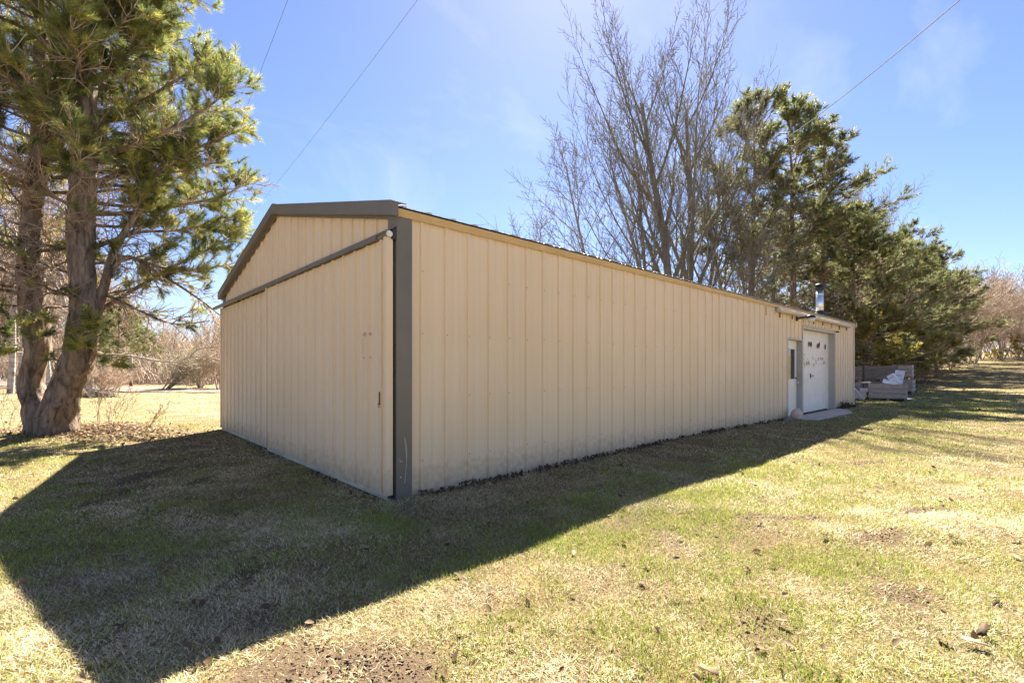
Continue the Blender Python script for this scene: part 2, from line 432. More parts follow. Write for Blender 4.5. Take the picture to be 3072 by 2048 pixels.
# gravel road across the far end of the left field
rp_ = [at(px, 0, Z) for px, Z in ((1100, 27.5), (900, 28.5), (660, 29), (400, 30), (200, 35), (0, 43), (-300, 52))]
rp_ = np.array(rp_); tt = np.linspace(0, 6, 61); rp_ = np.stack([np.interp(tt, np.arange(7), rp_[:, k]) for k in range(3)], 1)
V = []; F = []
for i, p in enumerate(rp_):
    d = rp_[min(i + 1, 60)] - rp_[max(i - 1, 0)]; n_ = np.array([-d[1], d[0], 0]); n_ /= np.linalg.norm(n_)
    for s_ in (-2.2, -.7, .7, 2.2):
        q = p + n_ * s_; V.append((q[0], q[1], gz(q[0], q[1]) + (0.07 if abs(s_) < 1 else 0.04)))
for i in range(60):
    for k in range(3): F.append((i * 4 + k, i * 4 + k + 1, i * 4 + k + 5, i * 4 + k + 4))
tag(link('gravel_road', np_mesh('gravel_road', V, [np.array(F)]), M['gravel']), 'pale gravel road along the far side of the field', kind='structure')

# ---------------------------------------------------------------- the barn
BL, BW, HE, HP = 18.18, 7.55, 2.90, 3.82          # length, width, eave and ridge of the siding
MID = BW / 2
barn = empty('barn', (0, 0, 0))
tag(barn, 'long tan metal pole barn with olive grey trim on the lawn', 'barn')
def roofz(y): return HE + (HP - HE) * (1 - abs(y - MID) / MID)

def profile(flip=False):
    """one 914 mm sheet: three 19 mm ribs, small flutes between"""
    pts = [(0, 0)]
    for c_ in (.1524, .4572, .762):
        pts += [(c_ - .022, 0), (c_ - .015, .022), (c_ + .015, .022), (c_ + .022, 0)]
        for q in (.100, .150, .200):
            if q == .150: continue
            u = c_ + q
            if u < .91: pts += [(u - .014, 0), (u - .006, .0045), (u + .006, .0045), (u + .014, 0)]
    pts.append((.9144, 0))
    return pts
PROF = profile()
def prof_d(u):
    for (a, da), (b_, db) in zip(PROF[:-1], PROF[1:]):
        if a <= u <= b_: return da + (db - da) * (u - a) / max(1e-9, b_ - a)
    return 0.0

def sheet(u0, a, b, zlo, zhi, put):
    """the sheet that starts at u0, kept between a and b; zlo/zhi are functions of u; put maps (u, d, z) to the wall"""
    us = sorted(set([a, b] + [u0 + p for p, _ in PROF if a < u0 + p < b]))
    v = []; f = []
    for u in us:
        d = prof_d(u - u0)
        z0, z1 = zlo(u), zhi(u)
        v += [put(u, d, z0), put(u, d, z1), put(u, -.004, z0), put(u, -.004, z1)]
    for i in range(len(us) - 1):
        q = 4 * i
        f += [(q, q + 4, q + 5, q + 1), (q + 2, q + 3, q + 7, q + 6), (q, q + 2, q + 6, q + 4), (q + 1, q + 5, q + 7, q + 3)]
    n = 4 * (len(us) - 1)
    f += [(0, 1, 3, 2), (n, n + 2, n + 3, n + 1)]
    return v, f

def sheet_run(parent, name, start, a, b, zlo, zhi, put, cuts=(), mat='tan'):
    u0 = start
    while u0 < b - 1e-6:
        u1 = u0 + .9144
        lo, hi = max(u0, a), min(u1, b)
        if hi - lo > .01:
            edges = sorted(set([lo, hi] + [e for c_ in cuts for e in (c_[0], c_[1]) if lo < e < hi]))
            mb = MB()
            for e0, e1 in zip(edges[:-1], edges[1:]):
                mid = (e0 + e1) / 2; zc = None
                for c_ in cuts:
                    if c_[0] < mid < c_[1]: zc = c_[2]
                lowf = zlo if zc is None else (lambda u, zc=zc: zc)
                mb.add(*sheet(u0, e0, e1, lowf, zhi, put))
            # neighbouring sheets lap: every other one sits 2 mm proud
            mb.build(name, M[mat], parent)
        u0 = u1

PD = (11.29, 12.41, 2.08)       # entry door opening
GD = (12.49, 15.63, 2.43)       # overhead door opening
jit = {}
def put_side(u, d, z): return (u, -d - .001 * ((int((u + .79) / .9144)) % 2), z)
sheet_run(barn, 'siding_panel', .125, .15, BL - .06, lambda u: -.08, lambda u: HE - .012, put_side, (PD, GD))
def put_front(u, d, z): return (-d - .001 * (int(u / .9144) % 2), u, z)
sheet_run(barn, 'siding_panel', -.02, .16, BW - .1, lambda u: 2.52, lambda u: roofz(u) - .03, put_front)
sheet_run(barn, 'siding_panel', 0, .05, BW - .05, lambda u: -.08, lambda u: roofz(u) - .03, lambda u, d, z: (BL + d, u, z))
sheet_run(barn, 'siding_panel', 0, .05, BL - .05, lambda u: -.08, lambda u: HE - .012, lambda u, d, z: (u, BW + d, z))

# framing behind the sheets, with the two door openings left free
mb = MB()
for (a, b_, z0) in ((.02, PD[0] - .02, -.1), (PD[0] - .02, PD[1] + .02, PD[2] + .03), (PD[1] + .02, GD[0] - .02, -.1), (GD[0] - .02, GD[1] + .02, GD[2] + .03), (GD[1] + .02, BL - .02, -.1)):
    mb.box((a, .012, z0), (b_, .11, HE - .05))
mb.box((.02, BW - .11, -.1), (BL - .02, BW - .012, HE - .05))
for x0 in (.02, BL - .12):
    mb.prism([(.12, -.1), (BW - .12, -.1), (BW - .12, HE - .09), (MID, HP - .09), (.12, HE - .09)], 0, x0, x0 + .1)
mb.build('wall_framing', M['core'], barn)

# corner trims
for (sx_, sy_, x, y) in ((-1, -1, 0, 0), (-1, 1, 0, BW), (1, -1, BL, 0), (1, 1, BL, BW)):
    m_ = 'trim' if sx_ < 0 else 'pale'
    w_ = .152 if sx_ < 0 else .06
    t_ = .026
    mb = MB()
    poly = [(x + sx_ * t_, y + sy_ * t_), (x - sx_ * w_, y + sy_ * t_), (x - sx_ * w_, y + sy_ * (-.002)), (x, y), (x - sx_ * .002, y - sy_ * w_), (x + sx_ * t_, y - sy_ * w_)]
    mb.prism(poly, 2, -.09, HE - .03)
    mb.build('corner_trim', M[m_], barn, bevel=.003)
# scratches on the near corner trim
mb = MB()
for pts in ([(.060, .62), (.074, .52), (.085, .42), (.082, .33)], [(.072, .60), (.090, .50), (.088, .40)], [(.082, .33), (.074, .24), (.064, .15)]):
    for p, q in zip(pts[:-1], pts[1:]): mb.bar((p[0], -.0268, p[1]), (q[0], -.0268, q[1]), .004, .0016)
for p, q in zip([(.010, .40), (.018, .375), (.030, .368), (.040, .385)][:-1], [(.018, .375), (.030, .368), (.040, .385)]): mb.bar((p[0], -.0268, p[1]), (q[0], -.0268, q[1]), .004, .0016)
mb.lathe([(.006, -.0275), (.006, -.0262)], (.022, 0, .22), 8, 'y')
tag(mb.build('paint_scratch', M['paper'], barn), 'white scratches near the foot of the corner trim')

# roof sheets, two slopes
RO = .055
slope = math.atan2(HP - HE, MID)
for side in (0, 1):
    def put_roof(u, d, z, side=side):
        # z here runs down the slope from ridge (0) to eave (1)
        yy = MID - (MID + RO) * z if side == 0 else MID + (MID + RO) * z
        zz = HP + .035 - (HP - HE) * (MID + RO) / MID * z
        d *= .65
        return (u, yy - (math.sin(slope) * d * (1 if side == 0 else -1)), zz + math.cos(slope) * d)
    sheet_run(barn, 'roof_panel', -.1, -.1, BL + .1, lambda u: 0.0, lambda u: 1.0, put_roof, (), 'roof')
mb = MB(); mb.prism([(MID - .2, HP + .016), (MID, HP + .075), (MID + .2, HP + .016), (MID + .2, HP + .030), (MID, HP + .09), (MID - .2, HP + .030)], 0, -.1, BL + .1)
mb.build('ridge_cap', M['roof'], barn)

# rake trims on both gables
for gxx, sgn in ((0.0, -1), (BL, 1)):
    for side in (0, 1):
        y0, y1 = (-RO - .015, MID) if side == 0 else (BW + RO + .015, MID)
        z0 = HE - (HP - HE) / MID * RO; z1 = HP
        mb = MB()
        def face(xa, xb, lo, hi, ya=y0, yb=y1):
            v = [(xa, ya, z0 + lo), (xa, yb, z1 + lo), (xa, yb, z1 + hi), (xa, ya, z0 + hi), (xb, ya, z0 + lo), (xb, yb, z1 + lo), (xb, yb, z1 + hi), (xb, ya, z0 + hi)]
            mb.add(v, [(0, 1, 2, 3), (7, 6, 5, 4), (0, 4, 5, 1), (1, 5, 6, 2), (2, 6, 7, 3), (3, 7, 4, 0)])
        face(gxx + sgn * .112, gxx + sgn * .100, -.075, .072)      # fascia
        face(gxx + sgn * .100, gxx - sgn * .06, .058, .070)        # top flange over the roof sheets
        face(gxx + sgn * .100, gxx + sgn * .034, -.075, -.065)     # return under the overhang
        face(gxx + sgn * .040, gxx + sgn * .030, -.105, -.065)     # drip lip
        ys = 1 if side == 0 else -1
        xa_, xb_ = sorted((gxx + sgn * .099, gxx + sgn * .028)); ya_, yb_ = sorted((y0 + ys * .001, y0 + ys * .013))
        mb.box((xa_, ya_, z0 - .064), (xb_, yb_, z0 + .055))     # closes the end of the overhang
        mb.build('rake_trim', M['trim'] if sgn < 0 else M['pale'], barn)

# eave trims on both long walls
for side in (0, 1):
    s = -1 if side == 0 else 1; yb = 0 if side == 0 else BW
    mb = MB()
    mb.prism([(yb + s * .028, HE - .072), (yb + s * .036, HE - .072), (yb + s * .050, HE + .002), (yb + s * .028, HE + .012)], 0, -.02, BL + .05)
    mb.build('eave_trim', M['eave'], barn)

# screw heads on the ribs
mb = MB()
u0 = .125
for k in range(60):
    u = .277 + .3048 * k
    for z in (.35, 1.02, 1.68, 2.32):
        if random.random() < .25: continue
        if PD[0] - .05 < u < PD[1] + .05 and z < PD[2]: continue
        if GD[0] - .05 < u < GD[1] + .05 and z < GD[2]: continue
        if u < BL - .08: mb.lathe([(.0065, -.0225), (.0065, -.027), (.003, -.029)], (u + random.uniform(-.004, .004), 0, z + random.uniform(-.01, .01)), 6, 'y')
tag(mb.build('screw_heads', simple('screw_paint', (.30, .22, .13), .6, .3), barn), kind='stuff')

# ---- sliding doors on the gable
def put_door(off, uu0):
    return lambda u, d, z: (off - d, u, z)
for nm, (a, b_, off, st) in {'near': (-.005, 4.03, -.105, -.03), 'far': (3.86, BW - .02, -.052, 3.80)}.items():
    dr = tag(empty('sliding_door'), 'right leaf of the sliding door, hung in front' if nm == 'near' else 'left leaf of the sliding door, behind the right leaf')
    dr.parent = barn
    bend = (lambda u: .055)
    sheet_run(dr, 'door_panel', st, a, b_, bend, lambda u: 2.60, put_door(off, st))
    mb = MB(); mb.box((off + .006, a + .01, .02), (off + .046, b_ - .01, 2.62)); mb.build('door_frame', M['core'], dr)
    for (q0, q1) in ((a - .004, a + .05), (b_ - .05, b_ + .004)):
        MB().box((off - .0285, q0, .05), (off + .05, q1, 2.61)).build('edge_trim', M['tan'], dr, bevel=.003)
    mb = MB(); mb.box((off - .004, a + .02, -.06), (off + .034, b_ - .02, .054)); mb.build('bottom_board', M['board'], dr)
    if nm == 'near':
        mb = MB()
        mb.box((off - .028, .118, .955), (off - .022, .142, 1.075)); mb.box((off - .030, .10, .948), (off - .024, .165, .956)); mb.box((off - .03, .134, .915), (off - .024, .142, .95))
        mb.build('latch_slot', M['rust'], dr)
        # residue of an old sticker: faint broken outlines
        mb = MB()
        for k in range(11):
            y_ = .54 - k * .019
            mb.box((off - .0068, y_, 1.655 + random.uniform(-.004, .01)), (off - .006, y_ + random.uniform(.004, .011), 1.70 - random.uniform(0, .02)))
            if random.random() < .7: mb.box((off - .0068, y_, 1.415), (off - .006, y_ + random.uniform(.004, .01), 1.435))
        for z_ in (1.46, 1.52, 1.56, 1.60): mb.box((off - .0068, .548, z_), (off - .006, .552, z_ + .03))
        tag(mb.build('sticker_residue', simple('sticker_glue', (.33, .27, .23), .8, .3), dr), 'faint glue marks of an old sticker', kind='stuff')
# round track, its hood and brackets
mb = MB(); mb.lathe([(.030, -.03), (.030, BW + .35)], (-.105, 0, 2.635), 16, 'y'); tr = mb.build('track_rail', M['trim'], barn, True)
mb = MB(); mb.lathe([(.030, -.004), (.033, 0), (.033, .006), (.02, .012)], (-.105, -.034, 2.635), 18, 'y'); mb.lathe([(.007, -.002), (.007, .004)], (-.105, -.0405, 2.635), 8, 'y')
mb.build('rail_end_cap', M['lens'], tr)
mb = MB()
mb.prism([(-.030, 2.735), (-.150, 2.655), (-.158, 2.600), (-.152, 2.600), (-.145, 2.650), (-.030, 2.722)], 1, .16, BW + .36)
mb.prism([(-.030, 2.735), (-.150, 2.655), (-.145, 2.650), (-.030, 2.722)], 1, -.045, .16)
mb.build('track_hood', M['trim'], barn)
for y_ in [-.03] + [.55 + 1.1 * k for k in range(7)]:
    mb = MB(); mb.box((-.075, y_, 2.59), (-.026, y_ + .045, 2.70)); mb.build('track_bracket', M['black'], barn)

# ---- entry door in its recess
ed = empty('entry_door'); ed.parent = barn
tag(ed, 'narrow white entry door with a tall window, set back in the wall')
a, b_, zt = PD; yd = .105
mb = MB()
for p in (((a + .03, yd, .03), (a + .17, yd + .04, zt - .004)), ((b_ - .18, yd, .03), (b_ - .03, yd + .04, zt - .004)), ((a + .17, yd, .03), (b_ - .18, yd + .04, 1.02)), ((a + .17, yd, 1.86), (b_ - .18, yd + .04, zt - .004))):
    mb.box(*p)
mb.build('door_leaf', M['white'], ed)
wf = MB()
for p in (((a + .16, yd - .012, 1.005), (b_ - .17, yd + .002, 1.035)), ((a + .16, yd - .012, 1.845), (b_ - .17, yd + .002, 1.875)), ((a + .16, yd - .012, 1.035), (a + .185, yd + .002, 1.845)), ((b_ - .195, yd - .012, 1.035), (b_ - .17, yd + .002, 1.845))): wf.box(*p)
wf.build('window_frame', M['white'], ed)
MB().box((a + .17, yd + .012, 1.02), (b_ - .18, yd + .022, 1.86)).build('window_pane', M['glass'], ed)
mb = MB()
mb.box((a - .035, -.032, -.05), (a, .11, zt + .05)); mb.box((b_, -.029, -.05), (b_ + .035, .145, zt + .05)); mb.box((a, -.032, zt), (b_, .145, zt + .05))
mb.build('door_frame', M['jamb'], ed, bevel=.003)
mb = MB(); mb.box((a, .02, -.05), (b_, .145, .028)); mb.build('threshold', M['concrete'], ed)
mb = MB(); mb.lathe([(.026, 0), (.026, -.012), (.010, -.014), (.010, -.04), (.026, -.05), (.028, -.065), (.015, -.078)], (b_ - .10, yd, .93), 14, 'y'); mb.build('door_knob', M['steel'], ed, True)
mb = MB(); mb.lathe([(.026, 0), (.026, -.018), (.014, -.022)], (b_ - .10, yd, 1.05), 14, 'y'); mb.build('deadbolt', M['black'], ed, True)
mb = MB()
for z_ in (.25, 1.05, 1.8): mb.lathe([(.012, -.05), (.012, .05)], (a + .03, yd - .008, z_), 8)
mb.build('hinge', M['steel'], ed)

# ---- overhead door
gd = empty('overhead_door'); gd.parent = barn
tag(gd, 'white sectional overhead door with rust scabs in a row near its top')
a, b_, zt = GD; yd = .175
for k in range(5):
    z0 = .03 + k * .478
    mb = MB(); mb.box((a + .01, yd, z0), (b_ - .01, yd + .04, z0 + .475))
    for j in range(4):
        zz = z0 + .07 + j * .11; mb.box((a + .03, yd - .004, zz), (b_ - .03, yd + .001, zz + .05))
    mb.build('door_section', M['white'], gd, bevel=.002)
def blob(mb, x, z, r, y, n=11):
    rr = [r * random.uniform(.55, 1.2) for _ in range(n)]
    mb.prism([(x + rr[k] * math.cos(6.2832 * k / n), z + rr[k] * math.sin(6.2832 * k / n)) for k in range(n)], 1, y - .0015, y + .001)
mb = MB()
for (x, w) in ((12.95, .09), (13.72, .15), (13.9, .12), (14.55, .15), (14.72, .13), (15.4, .12)):
    for q in range(3): blob(mb, x + random.uniform(-w, w) * .6, 2.03 + random.uniform(-.04, .04), random.uniform(.045, .085), yd - .006 - q * .0004)
tag(mb.build('rust_scab', M['rust'], gd), 'row of dark brown rust scabs', kind='stuff')
mb = MB()
for k in range(26): blob(mb, random.uniform(13, 15.3), random.choice((1.66, 1.6, 1.5, 1.45)) + random.uniform(-.06, .06), random.uniform(.02, .07), yd - .0045 - k * .00004)
tag(mb.build('rust_stain', M['stain'], gd), kind='stuff')
mb = MB(); mb.box((13.83, yd - .018, 1.03), (13.88, yd - .002, 1.17)); mb.box((13.80, yd - .034, 1.09), (14.08, yd - .018, 1.115)); mb.build('door_handle', M['black'], gd)
mb = MB()
mb.box((a - .04, -.033, -.05), (a, .22, zt + .06)); mb.box((b_, -.033, -.05), (b_ + .05, .22, zt + .06)); mb.box((a, -.033, zt), (b_, .22, zt + .085))
mb.build('door_frame', M['jamb'], gd, bevel=.003)
mb = MB(); mb.box((b_ - .045, yd - .03, 0), (b_ - .002, yd - .001, zt - .002)); mb.box((a + .002, yd - .03, zt - .045), (b_ - .046, yd - .001, zt - .002)); mb.build('weather_stop', M['white'], gd)
mb = MB(); mb.box((a - .05, -.048, zt + .06), (b_ + .06, -.034, zt + .105)); mb.build('header_flashing', M['eave'], gd)

# ---- disused track along the eave with its hangers, lamp, camera, stove pipe
mb = MB(); mb.lathe([(.052, 10.34), (.056, 10.36), (.056, 17.12), (.052, 17.14)], (0, -.105, 2.765), 14, 'x')
st = mb.build('side_track', M['pale'], barn, True)
for k in range(9):
    x = 9.75 + .9144 * k
    mb = MB(); mb.box((x - .012, -.046, 2.58 + .02 * (k % 3)), (x + .012, -.0225, 2.83)); mb.build('track_hanger', M['rust'] if k % 3 else M['eave'], barn)

wlmp = empty('wall_lamp', (11.95, -.03, 2.655)); tag(wlmp, 'dark armed yard lamp with milky lens on the wall over the entry door', 'lamp')
mb = MB(); mb.box((-.05, -.02, -.06), (.05, .008, .06)); mb.build('back_plate', M['black'], wlmp)
mb = MB(); mb.bar((0, -.02, .0), (.02, -.24, .05), .045, .04); mb.build('arm', M['black'], wlmp)
mb = MB(); mb.lathe([(.02, .085), (.085, .075), (.105, .03), (.108, .0)], (.03, -.33, 0), 18); mb.build('hood', M['black'], wlmp, True)
mb = MB(); mb.lathe([(.098, .0), (.10, -.04), (.075, -.095), (.03, -.12)], (.03, -.33, 0), 18); mb.build('lens', M['lens'], wlmp, True)

sc_ = empty('security_camera', (15.70, -.034, 2.50)); tag(sc_, 'tiny dark security camera by the top corner of the overhead door', 'camera')
mb = MB(); mb.lathe([(.03, 0), (.03, -.012)], (0, 0, 0), 12, 'y'); mb.build('mount', M['white'], sc_)
mb = MB(); mb.lathe([(.024, -.012), (.026, -.05), (.026, -.09), (.018, -.10)], (0, 0, 0), 14, 'y'); mb.build('housing', M['black'], sc_, True)

sp_ = empty('stove_pipe', (17.0, .75, 3.09)); tag(sp_, 'shiny steel stove pipe with a dark rain cap above the roof', 'chimney')
mb = MB(); mb.lathe([(.115, 0), (.115, 1.02)], (0, 0, 0), 24); mb.build('flue', M['steel'], sp_, True)
mb = MB()
for z_ in (.36, .82): mb.lathe([(.1155, z_), (.119, z_ + .01), (.119, z_ + .03), (.1155, z_ + .04)], (0, 0, 0), 24)
mb.build('joint_band', M['steel'], sp_, True)
mb = MB(); mb.lathe([(.125, 1.00), (.150, 1.03), (.155, 1.09), (.125, 1.10)], (0, 0, 0), 24); mb.lathe([(.085, 1.10), (.085, 1.155)], (0, 0, 0), 20); mb.lathe([(.17, 1.15), (.165, 1.18), (.09, 1.225), (.02, 1.235)], (0, 0, 0), 24)
mb.build('rain_cap', M['black'], sp_, True)
mb = MB(); mb.lathe([(.24, .0), (.20, .05), (.125, .13), (.118, .15)], (0, 0, .12), 24); mb.build('roof_flashing', M['black'], sp_, True)

# concrete apron at the overhead door
mb = MB(); mb.prism([(11.25, -.035), (15.9, -.035), (15.3, -.5), (14.4, -.76), (11.5, -.68), (11.2, -.35)], 2, -.12, .035)
pad = mb.build('concrete_apron', M['concrete'], None, bevel=.01); tag(pad, 'thin concrete apron in front of the overhead door', kind='structure')

# soot and mud splashed on the wall right of the overhead door, a shape of its own
# ---------------------------------------------------------------- things beside the barn
def make_bin(name, wood, W_=1.24, D_=1.16, H_=.70, tilt=0):
    t = empty(name)
    bh = (H_ - .11) / 3
    for k in range(3):
        z0 = .11 + k * bh
        for (p, q) in (((-W_ / 2, -D_ / 2, z0), (W_ / 2, -D_ / 2 + .02, z0 + bh - .024)), ((-W_ / 2, D_ / 2 - .02, z0), (W_ / 2, D_ / 2, z0 + bh - .024)),
                       ((-W_ / 2, -D_ / 2 + .021, z0), (-W_ / 2 + .02, D_ / 2 - .021, z0 + bh - .024)), ((W_ / 2 - .02, -D_ / 2 + .021, z0), (W_ / 2, D_ / 2 - .021, z0 + bh - .024))):
            j = random.uniform(-.006, .006)
            mb = MB(); mb.box((p[0], p[1], p[2] + j), (q[0], q[1], q[2] + j * .5)); mb.build('board', M[wood], t, bevel=.004)
    for sx_ in (-1, 1):
        for sy_ in (-1, 1):
            mb = MB(); x = sx_ * (W_ / 2 - .055); y = sy_ * (D_ / 2 - .055); mb.box((x - .033, y - .033, .10), (x + .033, y + .033, H_ + .004)); mb.build('corner_post', M[wood], t)
    for x in (-W_ / 2 + .06, 0, W_ / 2 - .06):
        mb = MB(); mb.box((x - .045, -D_ / 2, 0), (x + .045, D_ / 2, .085)); mb.build('runner', M['binwood2'], t)
    mb = MB(); mb.box((-W_ / 2 + .02, -D_ / 2 + .02, .086), (W_ / 2 - .02, D_ / 2 - .02, .108)); mb.build('floor_board', M['binwood2'], t)
    return t
def copy_tree(o, parent=None):
    c_ = o.copy(); COL.objects.link(c_); c_.parent = parent
    for ch in o.children: copy_tree(ch, c_)
    return c_
def set_at(o, x, y, rz, z=None, **k):
    o.location = (x, y, gz(x, y) - .01 if z is None else z); o.rotation_euler = (0, 0, rz); tag(o, **k)
FACE = YAW - R(90) - .70                               # turned square to the camera
GB = 'wooden orchard bins behind the barn'
bin0 = make_bin('wooden_bin', 'binwood')
p = at(2660, 1199, 19.7); set_at(bin0, p[0], p[1], FACE + .10, label='low grey wooden bin with white boxes in it, nearest the lawn', cat='bin', group=GB)
bx_, by_ = p[0], p[1]
bin1 = make_bin('wooden_bin', 'binwood2')
p = at(2642, 0, 22.6); set_at(bin1, p[0], p[1], FACE + .02, label='grey wooden bin at the bottom of the stack behind the low bin', cat='bin', group=GB)
zb = bin1.location.z + .71
b2 = copy_tree(bin1); set_at(b2, p[0] + .03, p[1], FACE + .05, zb, label='dark weathered bin on top of the stack behind the low bin', cat='bin', group=GB)
p = at(2712, 0, 23.6); b3 = copy_tree(bin0); b3.scale = (.62, 1, 1); set_at(b3, p[0], p[1], FACE - .1, label='bottom bin of the narrow rightmost stack', cat='bin', group=GB)
b4 = copy_tree(bin0); b4.scale = (.60, 1, 1); set_at(b4, p[0], p[1] + .03, FACE - .06, b3.location.z + .71, label='top bin of the narrow rightmost stack', cat='bin', group=GB)
p = at(2528, 0, 21.0); b5 = copy_tree(bin0); set_at(b5, p[0] + .25, p[1], FACE, label='bottom bin half hidden by the far barn corner', cat='bin', group=GB)
b6 = copy_tree(bin1); set_at(b6, p[0] + .22, p[1], FACE + .04, b5.location.z + .71, label='upper bin half hidden by the far barn corner', cat='bin', group=GB)

def slab(name, px, py, Z, w, h, t, rot, mat, label, cat, group=None, parts=None):
    o = empty(name, at(px, py, Z)); o.rotation_euler = rot
    tag(o, label, cat, group)
    mb = MB(); mb.box((-w / 2, -t / 2, -h / 2), (w / 2, t / 2, h / 2)); mb.build('panel', M[mat], o, bevel=.004)
    return o
def carton(px, py, Z, w, h, t, rot, label):
    o = empty('carton', at(px, py, Z)); o.rotation_euler = rot; tag(o, label, 'box')
    mb = MB(); mb.box((-w / 2, -t / 2, -h / 2), (w / 2, t / 2, h / 2)); mb.build('body', M['paper'], o, bevel=.006)
    mb = MB(); mb.box((-w / 2 - .003, -t / 2 + .01, -h / 2), (-w / 2 - .0005, t / 2 - .01, h / 2)); mb.build('side_panel', M['card'], o)
    mb = MB(); mb.box((-w * .3, -t / 2 - .002, h * .18), (w * .3, -t / 2 - .0005, h * .24)); mb.box((-w * .3, -t / 2 - .002, -h * .1), (w * .25, -t / 2 - .0005, -h * .05)); mb.build('print_line', simple('pale_blue_print', (.45, .48, .58), .7, .1), o)
    return o
carton(2696, 1134, 19.75, .30, .62, .16, (.12, .18, FACE - .1), 'tall white carton leaning in the low wooden bin')
carton(2682, 1138, 19.55, .26, .48, .14, (.15, -.55, FACE - .3), 'white carton with brown side tipped left in the low bin')
slab('foam_sheet', 2669, 1146, 19.6, .46, .26, .05, (-1.0, .25, FACE), 'paper', 'flat white sheet lying on the rim of the low bin', 'sheet')
slab('paper_sheet', 2727, 1196, 19.95, .24, .22, .012, (-1.45, 0, FACE + .2), 'paper', 'white sheet lying on the grass right of the low bin', 'sheet')
# folding table with a white top and junk between bins and barn
tb = empty('folding_table'); p = at(2600, 0, 20.2); set_at(tb, p[0], p[1], FACE + .1, label='battered folding table with pale top beside the low bin', cat='table')
mb = MB(); mb.box((-.24, -.2, .44), (.17, .2, .47)); mb.build('table_top', M['paper'], tb)
mb = MB(); mb.box((-.24, -.215, .30), (.17, -.202, .47)); mb.build('apron', M['paper'], tb)
for x in (-.22, .15):
    for y in (-.18, .18): MB().box((x - .012, y - .012, 0), (x + .012, y + .012, .44)).build('leg', M['steel'], tb)
def stick(name, a, b, w, h, mat, label, cat, group=None):
    a, b = Vector(a), Vector(b)
    o = MB().bar(a - a, b - a, w, h).build(name, M[mat], None); o.location = a; tag(o, label, cat, group); return o
GJ = 'scrap leaning between the barn and the bins'
def gp(px, Z, dz=0.0):
    p = at(px, 0, Z); return (p[0], p[1], gz(p[0], p[1]) + dz)
stick('metal_rail', gp(2592, 19.4, .01), gp(2562, 19.9, .52), .03, .02, 'steel', 'thin bright rail leaning from grass to the barn corner', 'rail', GJ)
stick('scrap_board', gp(2568, 19.9, .36), gp(2610, 20.0, .30), .10, .03, 'binwood', 'short grey board lying low under the folding table', 'board', GJ)
stick('metal_rod', gp(2590, 20.7, .72), gp(2658, 21.8, 1.05), .025, .025, 'black', 'long dark rod slanting up across the stacked bins', 'rod', GJ)
stick('iron_bar', gp(2575, 20.6, .66), gp(2640, 21.4, .88), .03, .03, 'black', 'short dark bar slanting below the long rod', 'rod', GJ)
stick('pale_pipe', gp(2560, 20.5, .70), gp(2612, 20.7, .68), .03, .03, 'steel', 'pale pipe lying level behind the folding table', 'pipe', GJ)
o = empty('scrap_metal', gp(2576, 19.75, .02)); o.rotation_euler = (-.35, .15, FACE); tag(o, 'bent grey sheet metal lying at the barn corner', 'scrap metal')
MB().box((-.2, -.012, 0), (.2, .012, .34)).build('sheet', M['jamb'], o); MB().box((-.2, -.03, .33), (.2, .012, .36)).build('folded_edge', M['jamb'], o)
o = empty('wire_cage', gp(2586, 20.9)); o.rotation_euler = (0, 0, FACE); tag(o, 'small grey slatted cage behind the folding table', 'cage')
for k in range(6): MB().box((-.18 + .065 * k, -.2, .05), (-.165 + .065 * k, -.19, .66)).build('slat', M['jamb'], o)
for z_ in (.03, .35, .64): MB().box((-.2, -.21, z_), (.2, .2, z_ + .03)).build('shelf', M['jamb'], o)
o = empty('trailer_jack', gp(2744, 26.5)); o.rotation_euler = (0, 0, FACE); tag(o, 'black trailer jack on a drawbar standing past the bins', 'jack')
MB().lathe([(.045, .0), (.045, .62)], (0, 0, 0), 12).build('jack_post', M['black'], o, True)
MB().box((-.28, -.04, .26), (.32, .04, .34)).build('drawbar', M['black'], o)
MB().lathe([(.11, -.03), (.11, .03)], (.0, 0, .11), 14, 'y').build('jack_wheel', M['black'], o, True)
MB().bar((0, 0, .6), (.14, 0, .56), .02, .02).build('crank', M['black'], o)

# pale lumpy stone by the entry door
def lump(name, c_, r, mat, label, cat, seed=1, sq=(1, 1, 1)):
    import bmesh
    bm = bmesh.new(); bmesh.ops.create_icosphere(bm, subdivisions=3, radius=1)
    for v in bm.verts:
        q = v.co
        k = 1 + .30 * (float(vnoise(q.x * 2 + seed, q.y * 2 + q.z * 2.3, seed)) - .5) + .12 * (float(vnoise(q.x * 6, q.y * 6 + q.z * 5, seed + 3)) - .5)
        v.co = Vector((q.x * sq[0], q.y * sq[1], q.z * sq[2])) * k * r
        if v.co.z < -.55 * r * sq[2]: v.co.z = -.55 * r * sq[2]
    me = bpy.data.meshes.new(name); bm.to_mesh(me); bm.free()
    o = link(name, me, M[mat], None, True); o.location = c_; tag(o, label, cat); return o
lump('stone', (11.22, -.24, .12), .185, 'stone', 'pale rounded stone at the foot of the entry door', 'stone', 3, (1.0, .8, 1.05))
lump('rubble', (10.75, -.18, .03), .13, 'binwood2', 'small dark stone in the leaves left of the pale stone', 'stone', 8, (1.5, .7, .8))

